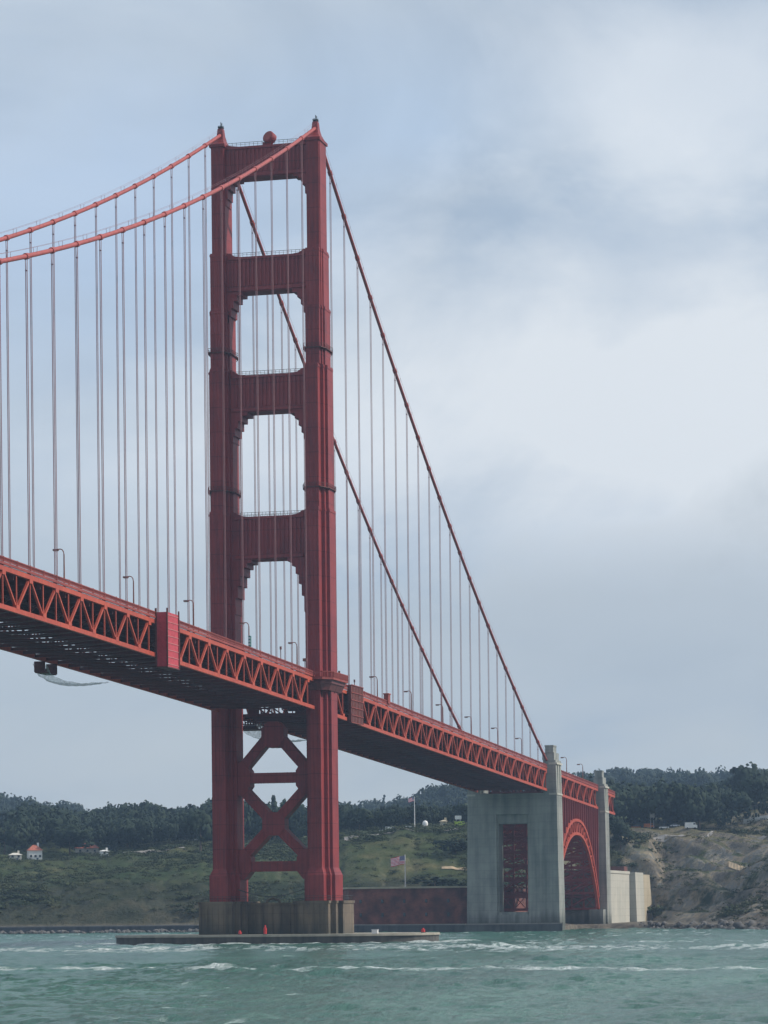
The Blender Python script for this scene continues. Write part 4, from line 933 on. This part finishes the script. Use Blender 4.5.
# vehicles
def vehicle(u, d, L, H, Wd, mt, lab, cat='car', box=False):
    d = crest(u, 1380, 1560)-4; p = at(u, d, .1); t = thing('parked_van' if box else 'parked_car', lab, cat, p, 'vehicles parked on the plateau')
    def T(a, c, z): return (p.x+RH.x*a+FH.x*c, p.y+RH.y*a+FH.y*c, p.z+z)
    def ext(prof, w0, w1, B=None):
        B = B or MB(); n = len(prof); return B.add([T(a, w0, z) for a, z in prof]+[T(a, w1, z) for a, z in prof], [(i, (i+1) % n, n+(i+1) % n, n+i) for i in range(n)]+[tuple(range(n)), tuple(range(2*n-1, n-1, -1))])
    l = L/2
    if box: ext([(-l, .4), (l, .4), (l, H*.55), (l*.8, H*.62), (l*.68, H), (-l, H)], 0, Wd).build('body', mt, t); ext([(l*.72, H*.65), (l*.35, H*.65), (l*.35, H*.9), (l*.66, H*.9)], -.03, -.003).build('window', M['glass'], t)
    else: ext([(-l, .35), (l, .35), (l, H*.5), (l*.95, H*.6), (-l*.95, H*.62), (-l, H*.5)], 0, Wd).build('body', mt, t); ext([(-l*.8, H*.61), (l*.5, H*.61), (l*.2, H), (-l*.5, H)], .12, Wd-.12).build('cabin', M['glass'], t)
    for a in (-l*.62, l*.62):
        q0, q1 = T(a, -.05, .38), T(a, .25, .38); MB().tube([q0, q1], .38, 10).build('wheel', M['tyre'], t)
vehicle(637, 1440, 4.8, 2.0, 1.9, M['orange'], 'orange car right of the lone spreading tree'); vehicle(650, 1442, 5.4, 2.4, 2, M['orange'], 'larger orange vehicle right of the small orange car', 'van', True)
vehicle(665, 1436, 5, 1.7, 1.9, M['white'], 'first white car right of the orange vehicles'); vehicle(676, 1437, 4.8, 1.6, 1.9, M['silver'], 'silver car between white vehicles above the cliff'); vehicle(692, 1438, 6.2, 3.2, 2.2, M['white'], 'tall white van above the cliff', 'van', True)
vehicle(706, 1450, 4.6, 1.6, 1.9, M['blue'], 'dark blue car right of the tall white van')
vehicle(384, 1512, 4.8, 1.7, 1.9, M['silver'], 'silver car left of the hill flagpole'); vehicle(391, 1513, 5.0, 2.2, 2, M['white'], 'white van left of the hill flagpole', 'van', True); vehicle(397, 1516, 4.6, 1.6, 1.9, M['blue'], 'dark blue car beside the white van'); vehicle(409, 1520, 4.8, 1.7, 1.9, M['white'], 'white car just left of the hill flagpole base')
vehicle(461, 1512, 6.0, 2.8, 2.1, M['lime'], 'lime yellow truck on the plateau beside the pylon', 'truck', True)
def signb(u, d, zoff, w, h, lab, post):
    p = at(u, d); t = thing('billboard', lab, 'sign', p)
    MB().beam((p.x-RH.x*w*.3, p.y-RH.y*w*.3, p.z-.5), (p.x-RH.x*w*.3, p.y-RH.y*w*.3, p.z+zoff+h), .25).build('post', M['silver'], t); MB().beam((p.x+RH.x*w*.3, p.y+RH.y*w*.3, p.z-.5), (p.x+RH.x*w*.3, p.y+RH.y*w*.3, p.z+zoff+h), .25).build('post', M['silver'], t)
    MB().beam((p.x-RH.x*w/2-FH.x*.3, p.y-RH.y*w/2-FH.y*.3, p.z+zoff+h/2), (p.x+RH.x*w/2-FH.x*.3, p.y+RH.y*w/2-FH.y*.3, p.z+zoff+h/2), .2, h).build('panel', M['white'], t)
signb(459, crest(459)+4, 3.8, 3.4, 1.9, 'white sign board above the lime yellow truck', 1); signb(653, crest(653), 5.5, 2.6, 2.2, 'white board on posts in front of the dark cypress wood', 1)
# ribbons of road, trail and wall lying on the land
def ribbon(name, pts, w, mt, lab=None, cat=None, lift=.35, wall=0):
    b = MB(); P = []
    for (u0, d0), (u1, d1) in zip(pts, pts[1:]):
        n = max(2, int(abs(u1-u0)/1.5)+2)
        for k in range(n): P.append((u0+(u1-u0)*k/n, d0+(d1-d0)*k/n))
    P.append(pts[-1]); vs = []; fs = []
    for u, d in P:
        a = at(u, d-w/2, lift); c = at(u, d+w/2, lift); zz = max(a.z, c.z)
        if wall: vs += [(a.x, a.y, a.z-1), (a.x, a.y, zz+wall), (c.x, c.y, zz+wall), (c.x, c.y, c.z-1)]
        else: vs += [tuple(a), tuple(c)]
    k = 4 if wall else 2
    for i in range(len(P)-1):
        if wall:
            for j in range(3): fs.append((i*4+j, (i+1)*4+j, (i+1)*4+j+1, i*4+j+1))
        else: fs.append((i*2, i*2+1, i*2+3, i*2+2))
    b.add(vs, fs); o = b.build(name, mt, None, False)
    if lab: tag(o, lab, cat)
    else: kind(o, 'structure')
    return o
ribbon('road', [(612, 1476), (660, 1480), (700, 1470), (735, 1500), (900, 1520)], 6, M['road']); ribbon('road', [(345, 1500), (385, 1506), (440, 1502), (500, 1506)], 10, M['road'])
ribbon('path', [(442, 1388), (452, 1386), (470, 1380)], 5, M['tan'])
ribbon('path', [(729, 1402), (740, 1388), (752, 1374), (775, 1362), (830, 1345)], 9, M['tan'])
ribbon('path', [(112, 1592), (140, 1590), (165, 1592), (185, 1588)], 7, M['road'])
ribbon('retaining_wall', [(744, 1560), (768, 1556), (860, 1550)], 1.2, M['white'], 'long white wall on the hilltop at the right edge', 'wall', .1, 2.0)
ribbon('retaining_wall', [(174, 1690), (198, 1690)], 1.2, M['silver'], 'short pale wall among trees left of the tower', 'wall', .1, 1.6)
# flagpoles
def flag(u, d, zb, h, fw, fh, lab, poleonly=None):
    x, y = XY(u, d); t = thing('flagpole', lab, 'flagpole', (x, y, zb), 'flagpoles flying the striped flag')
    MB().tube([(x, y, zb-.5), (x, y, zb+h), (x, y, zb+h+.25)], [.28, .14, .05], 8).build('pole', M['white'], t)
    nx, ny = 14, 8; me = bpy.data.meshes.new('flag'); vs = []; uvs = []
    for i in range(nx+1):
        for j in range(ny+1):
            s, q = i/nx, j/ny; off = .35*math.sin(s*7+q*.8)*s**.6
            vs.append((-RH.x*fw*s+FH.x*off, -RH.y*fw*s+FH.y*off, h-fh+fh*q-.2-.28*fh*s+.12*math.sin(s*6)))
            uvs.append((s, q))
    fs = [(i*(ny+1)+j, (i+1)*(ny+1)+j, (i+1)*(ny+1)+j+1, i*(ny+1)+j+1) for i in range(nx) for j in range(ny)]
    me.from_pydata(vs, [], fs); ul = me.uv_layers.new(name='UVMap')
    for lpx in me.loops: ul.data[lpx.index].uv = uvs[lpx.vertex_index]
    me.materials.append(M['flag']); me.shade_smooth(); o = bpy.data.objects.new('flag', me); COL.objects.link(o); o.parent = t; return t
flag(405.5, 1208, 18.3, ZV(405, 855, 1208)-18.3, 5.8, 3.5, 'flagpole with large striped flag standing on the brick fort')
flag(415.5, 1535, float(ground(415.5, 1535)), ZV(415, 797, 1535)-float(ground(415.5, 1535)), 3.2, 1.9, 'flagpole with small striped flag on the hill plateau')
# ------------------------------------------------------------------ water
tw = np.concatenate([np.linspace(-70, -8.6, 60)[:-1], np.linspace(-8.6, 8.6, 640), np.linspace(8.6, 70, 60)[1:]])
dw = np.concatenate([np.linspace(5, 200, 90)[:-1], np.arange(200, 520, .95), np.arange(520, 1400, 2.1), np.geomspace(1410, 12000, 60)])
TT, DD = np.meshgrid(np.radians(tw), dw, indexing='ij')
lat = np.tan(TT)*DD
X = CAM.x+FH.x*DD+RH.x*lat; Y = CAM.y+FH.y*DD+RH.y*lat
Z = np.zeros_like(X); r = np.random.default_rng(3)
for k in range(46):
    lam = 2.6*(22/2.6)**(k/45); th = r.normal(0, .75)+math.radians(55); amp = .019*lam**.48; kx, ky = math.cos(th)*2*math.pi/lam, math.sin(th)*2*math.pi/lam
    ph = kx*X+ky*Y+r.uniform(0, 6.28)+1.5*np.sin(X*.02+k)+1.3*np.cos(Y*.03+k*2)
    s_ = np.sin(ph); fade = np.clip((lam/ (np.where(DD < 520, .95, 2.1)*2.2))-1, 0, 1)*np.clip((1500-DD)/300, 0, 1)
    Z += amp*fade*(1-2*np.abs(s_/1.0)**.8*.5-.25)*1.0 if k % 2 else amp*fade*s_
L1C, L2C = 340, 132
patch = fbm(X/45, Y/18, 4, 50)
Z *= .45+1.1*patch
# broken water: rip lines and the wash round the fender
def band(xc, w, n1): return np.exp(-((X-xc)/w)**2)*n1
ell = np.sqrt((X/24)**2+(Y/48)**2)
wash = np.exp(-((ell-1.06)/.14)**2)
line1 = np.exp(-((X+L1C-.248*(Y+32)+9*(fbm(Y/30, Y*0, 3, 71)-.5))/4.5)**2)
line2 = np.exp(-((X+L2C-.25*(Y+60)+40*(fbm(Y/60, Y*0, 3, 77)-.5))/28)**2)
line3 = np.exp(-((X+50+.3*(Y+80))/22)**2)*(Y < -40)
nz1 = fbm(X/9, Y/3.0, 4, 61); nz2 = fbm(X/26, Y/9, 4, 65); nz3 = fbm(X/5, Y/1.6, 3, 68)
foam = np.clip(line1*(nz1-.2)*4.2, 0, 1)+np.clip(line2*(nz3-.41)*9, 0, 1)*np.clip((nz2-.32)*6, 0, 1)+np.clip(wash*(nz1-.24)*6, 0, 1)+np.clip(line3*(nz1-.5)*4, 0, 1)
foam += np.clip((nz2-.58)*7, 0, 1)*np.clip((nz3-.52)*6, 0, 1)*.8*(X > -190)+np.clip((fbm(X/14, Y/5, 4, 90)-.76)*8, 0, 1)*.5
Z += .5*np.clip(wash*(nz1-.35), 0, 1)*2+.04*np.clip(line1*(nz1-.3), 0, 1)*2+.9*np.clip(line2*(nz2-.45), 0, 1)*2
Vw = np.stack([X, Y, WATER+Z], -1)
mt, nt, ns, ln = newmat('strait_water')
out = ns.new('ShaderNodeOutputMaterial'); b_ = N(ns, 'ShaderNodeBsdfPrincipled', Roughness=.16, IOR=1.33); 
g = ns.new('ShaderNodeNewGeometry')
mp = ns.new('ShaderNodeMapping'); ln.new(g.outputs['Position'], mp.inputs[0]); mp.inputs['Scale'].default_value = (.35, 1, 1); mp.inputs['Rotation'].default_value = (0, 0, .1)
base = ramp(noise(.035, 6., .6, mp.outputs[0]), [(.35, (.020, .095, .068)), (.65, (.048, .162, .116))])
fa = ns.new('ShaderNodeAttribute'); fa.attribute_name = 'foam'
fn = noise(1.5, 6., .8, mp.outputs[0])
fs_ = N(ns, 'ShaderNodeMath', operation='MULTIPLY_ADD'); ln.new(fn, fs_.inputs[0]); fs_.inputs[1].default_value = 1.6; fs_.inputs[2].default_value = -.55
fm = N(ns, 'ShaderNodeMath', operation='MULTIPLY', use_clamp=True); ln.new(fa.outputs['Fac'], fm.inputs[0]); ln.new(fs_.outputs[0], fm.inputs[1])
f2 = N(ns, 'ShaderNodeMath', operation='MULTIPLY', use_clamp=True); ln.new(fm.outputs[0], f2.inputs[0]); f2.inputs[1].default_value = 2.4
mxw = ns.new('ShaderNodeMixRGB'); ln.new(f2.outputs[0], mxw.inputs[0]); ln.new(base, mxw.inputs[1]); mxw.inputs[2].default_value = (.72, .76, .76, 1)
ln.new(mxw.outputs[0], b_.inputs['Base Color'])
rr_ = N(ns, 'ShaderNodeMapRange'); ln.new(f2.outputs[0], rr_.inputs[0]); rr_.inputs['To Min'].default_value = .16; rr_.inputs['To Max'].default_value = .8; ln.new(rr_.outputs[0], b_.inputs['Roughness'])
bn = N(ns, 'ShaderNodeMath', operation='ADD'); ln.new(noise(.8, 6., .7, mp.outputs[0]), bn.inputs[0]); ln.new(noise(.16, 4., .6, mp.outputs[0]), bn.inputs[1])
bp = N(ns, 'ShaderNodeBump', Strength=1.0, Distance=1.1); ln.new(bn.outputs[0], bp.inputs['Height']); ln.new(bp.outputs[0], b_.inputs['Normal'])
ln.new(b_.outputs[0], out.inputs[0])
wat = grid_mesh('water', Vw.reshape(-1, 3), len(tw), len(dw), mt); kind(wat, 'structure')
at_ = wat.data.attributes.new('foam', 'FLOAT', 'POINT'); at_.data.foreach_set('value', np.clip(foam, 0, 1).astype(np.float32).ravel())
# sea bed sheet far below everything, reaching the horizon
b = MB(); b.add([(-12000, -12000, -3.5), (12000, -12000, -3.5), (12000, 12000, -3.5), (-12000, 12000, -3.5)], [(0, 1, 2, 3)]); kind(b.build('seabed_ground', M['rock']), 'structure')
# ------------------------------------------------------------------ haze
b = MB(); b.box((-1400, -2600, -4.5), (5200, 3600, 262))
me = bpy.data.meshes.new('haze'); me.from_pydata(b.v, [], b.f); me.update()
mt, nt, ns, ln = newmat('sea_haze'); out = ns.new('ShaderNodeOutputMaterial'); pv = ns.new('ShaderNodeVolumePrincipled'); ln.new(pv.outputs[0], out.inputs['Volume'])
pv.inputs['Color'].default_value = (.44, .64, .90, 1); pv.inputs['Density'].default_value = 1.0e-4; pv.inputs['Anisotropy'].default_value = .2
me.materials.append(mt); hz = bpy.data.objects.new('haze', me); COL.objects.link(hz); kind(hz, 'stuff'); hz['label'] = 'thin blue sea haze over the strait and hills'; hz['category'] = 'haze'
# ------------------------------------------------------------------ sky, clouds, sun
EL = math.radians(40); AZ = math.atan2(-.93, .24)           # direction towards the sun in x-y
sd = Vector((math.cos(EL)*math.cos(AZ), math.cos(EL)*math.sin(AZ), math.sin(EL)))
wd = bpy.data.worlds.new('World'); scn.world = wd; wd.use_nodes = True; nt = wd.node_tree; ns = nt.nodes; ln = nt.links; ns.clear()
out = ns.new('ShaderNodeOutputWorld'); bg = ns.new('ShaderNodeBackground'); ln.new(bg.outputs[0], out.inputs[0]); bg.inputs[1].default_value = .1
sky = ns.new('ShaderNodeTexSky'); sky.sky_type = 'NISHITA'; sky.sun_disc = False; sky.sun_elevation = EL; sky.sun_rotation = math.pi/2-AZ; sky.air_density = 1.0; sky.dust_density = 1.5; sky.ozone_density = 1.5
tc = ns.new('ShaderNodeTexCoord'); mp = ns.new('ShaderNodeMapping'); ln.new(tc.outputs['Generated'], mp.inputs[0]); mp.inputs['Scale'].default_value = (1, 1, 1.9); mp.inputs['Location'].default_value = (3.1, .4, 1.7)
def wn(sc, det, rough=.55, dist=0.):
    n_ = N(ns, 'ShaderNodeTexNoise', Scale=sc, Detail=det, Roughness=rough, Distortion=dist); ln.new(mp.outputs[0], n_.inputs['Vector']); return n_.outputs['Fac']
def wramp(src, stops):
    r = ns.new('ShaderNodeValToRGB'); ln.new(src, r.inputs[0]); e = r.color_ramp.elements
    e[0].position, e[1].position = stops[0][0], stops[-1][0]; e[0].color = (*stops[0][1], 1); e[1].color = (*stops[-1][1], 1)
    for p, c in stops[1:-1]: k = e.new(p); k.color = (*c, 1)
    return r.outputs[0]
def MA(op, a, b=None, c=None, clamp=False):
    n_ = ns.new('ShaderNodeMath'); n_.operation = op; n_.use_clamp = clamp
    for k, v in enumerate((a, b, c)):
        if v is None: continue
        if isinstance(v, (int, float)): n_.inputs[k].default_value = v
        else: ln.new(v, n_.inputs[k])
    return n_.outputs[0]
dz = ns.new('ShaderNodeSeparateXYZ'); ln.new(tc.outputs['Generated'], dz.inputs[0]); E_ = dz.outputs[2]
A_ = MA('ADD', MA('MULTIPLY', dz.outputs[0], RH.x), MA('MULTIPLY', dz.outputs[1], RH.y))      # bearing, + towards the west of the bridge line
n_soft = wn(6.5, 7., .56, .5); n_big = wn(3.0, 4., .5, .3); n_fine = wn(16, 6., .6, .4)
nmix = MA('ADD', MA('MULTIPLY', n_soft, .7), MA('MULTIPLY', n_fine, .3))
def blob(a0, e0, ra, re, k, gain, nz=None):
    x = MA('DIVIDE', MA('SUBTRACT', A_, a0), ra); y = MA('DIVIDE', MA('SUBTRACT', E_, e0), re)
    r_ = MA('SQRT', MA('ADD', MA('MULTIPLY', x, x), MA('MULTIPLY', y, y)))
    return MA('MULTIPLY', MA('ADD', MA('SUBTRACT', 1.0, r_), MA('MULTIPLY', MA('SUBTRACT', nz or nmix, .5), k)), gain, clamp=True)
def over(base, col, fac):
    q = ns.new('ShaderNodeMixRGB'); ln.new(fac, q.inputs[0]); ln.new(base, q.inputs[1])
    if isinstance(col, tuple): q.inputs[2].default_value = (*col, 1)
    else: ln.new(col, q.inputs[2])
    return q.outputs[0]
cover = wramp(n_big, [(.32, (.62,)*3), (.58, (.96,)*3)])
grey = wramp(n_soft, [(.36, (4.9, 6.0, 7.4)), (.62, (6.6, 7.5, 8.5))])
c_ = over(sky.outputs[0], grey, cover)
c_ = over(c_, (4.9, 6.5, 8.9), MA('MULTIPLY', blob(-.085, .225, .12, .06, 2.4, 1.2), .6))
c_ = over(c_, (4.6, 6.5, 9.2), MA('MULTIPLY', blob(.0, .26, .07, .03, 2.4, 1.2), .3))
c_ = over(c_, (8.5, 9.0, 9.5), MA('MULTIPLY', blob(.085, .165, .17, .085, 1.6, 1.7), .92))
c_ = over(c_, (8.4, 9.0, 9.7), MA('MULTIPLY', blob(-.03, .15, .10, .04, 2.0, 1.2), .6))
c_ = over(c_, (8.4, 9.0, 9.7), MA('MULTIPLY', blob(.11, .27, .08, .05, 2.2, 1.2), .6))
c_ = over(c_, (5.3, 6.0, 6.7), MA('MULTIPLY', blob(.09, .085, .14, .058, 2.6, 1.7), .8))
c_ = over(c_, (6.3, 7.0, 7.6), MA('MULTIPLY', blob(.03, .07, .12, .022, 2.8, 1.3), .5))
c_ = over(c_, (5.6, 6.4, 7.2), MA('MULTIPLY', blob(-.11, .085, .16, .055, 1.8, 1.6), .6))
c_ = over(c_, (7.4, 7.8, 7.7), MA('MULTIPLY', blob(.0, .02, .8, .048, 1.2, 1.5), .7))
ln.new(c_, bg.inputs[0])
sl_ = bpy.data.lights.new('sun', 'SUN'); sl_.energy = 3.9; sl_.angle = math.radians(1.0); sl_.color = (1, .93, .83)
so = bpy.data.objects.new('sun', sl_); COL.objects.link(so); so.rotation_euler = (-sd).to_track_quat('-Z', 'Y').to_euler(); so.location = (0, 0, 400)
scn.view_settings.view_transform = 'Standard'; scn.view_settings.look = 'None'; scn.view_settings.exposure = -0.08; scn.view_settings.gamma = 1
scn.cycles.volume_bounces = 0; scn.cycles.transparent_max_bounces = 12; scn.cycles.max_bounces = 5
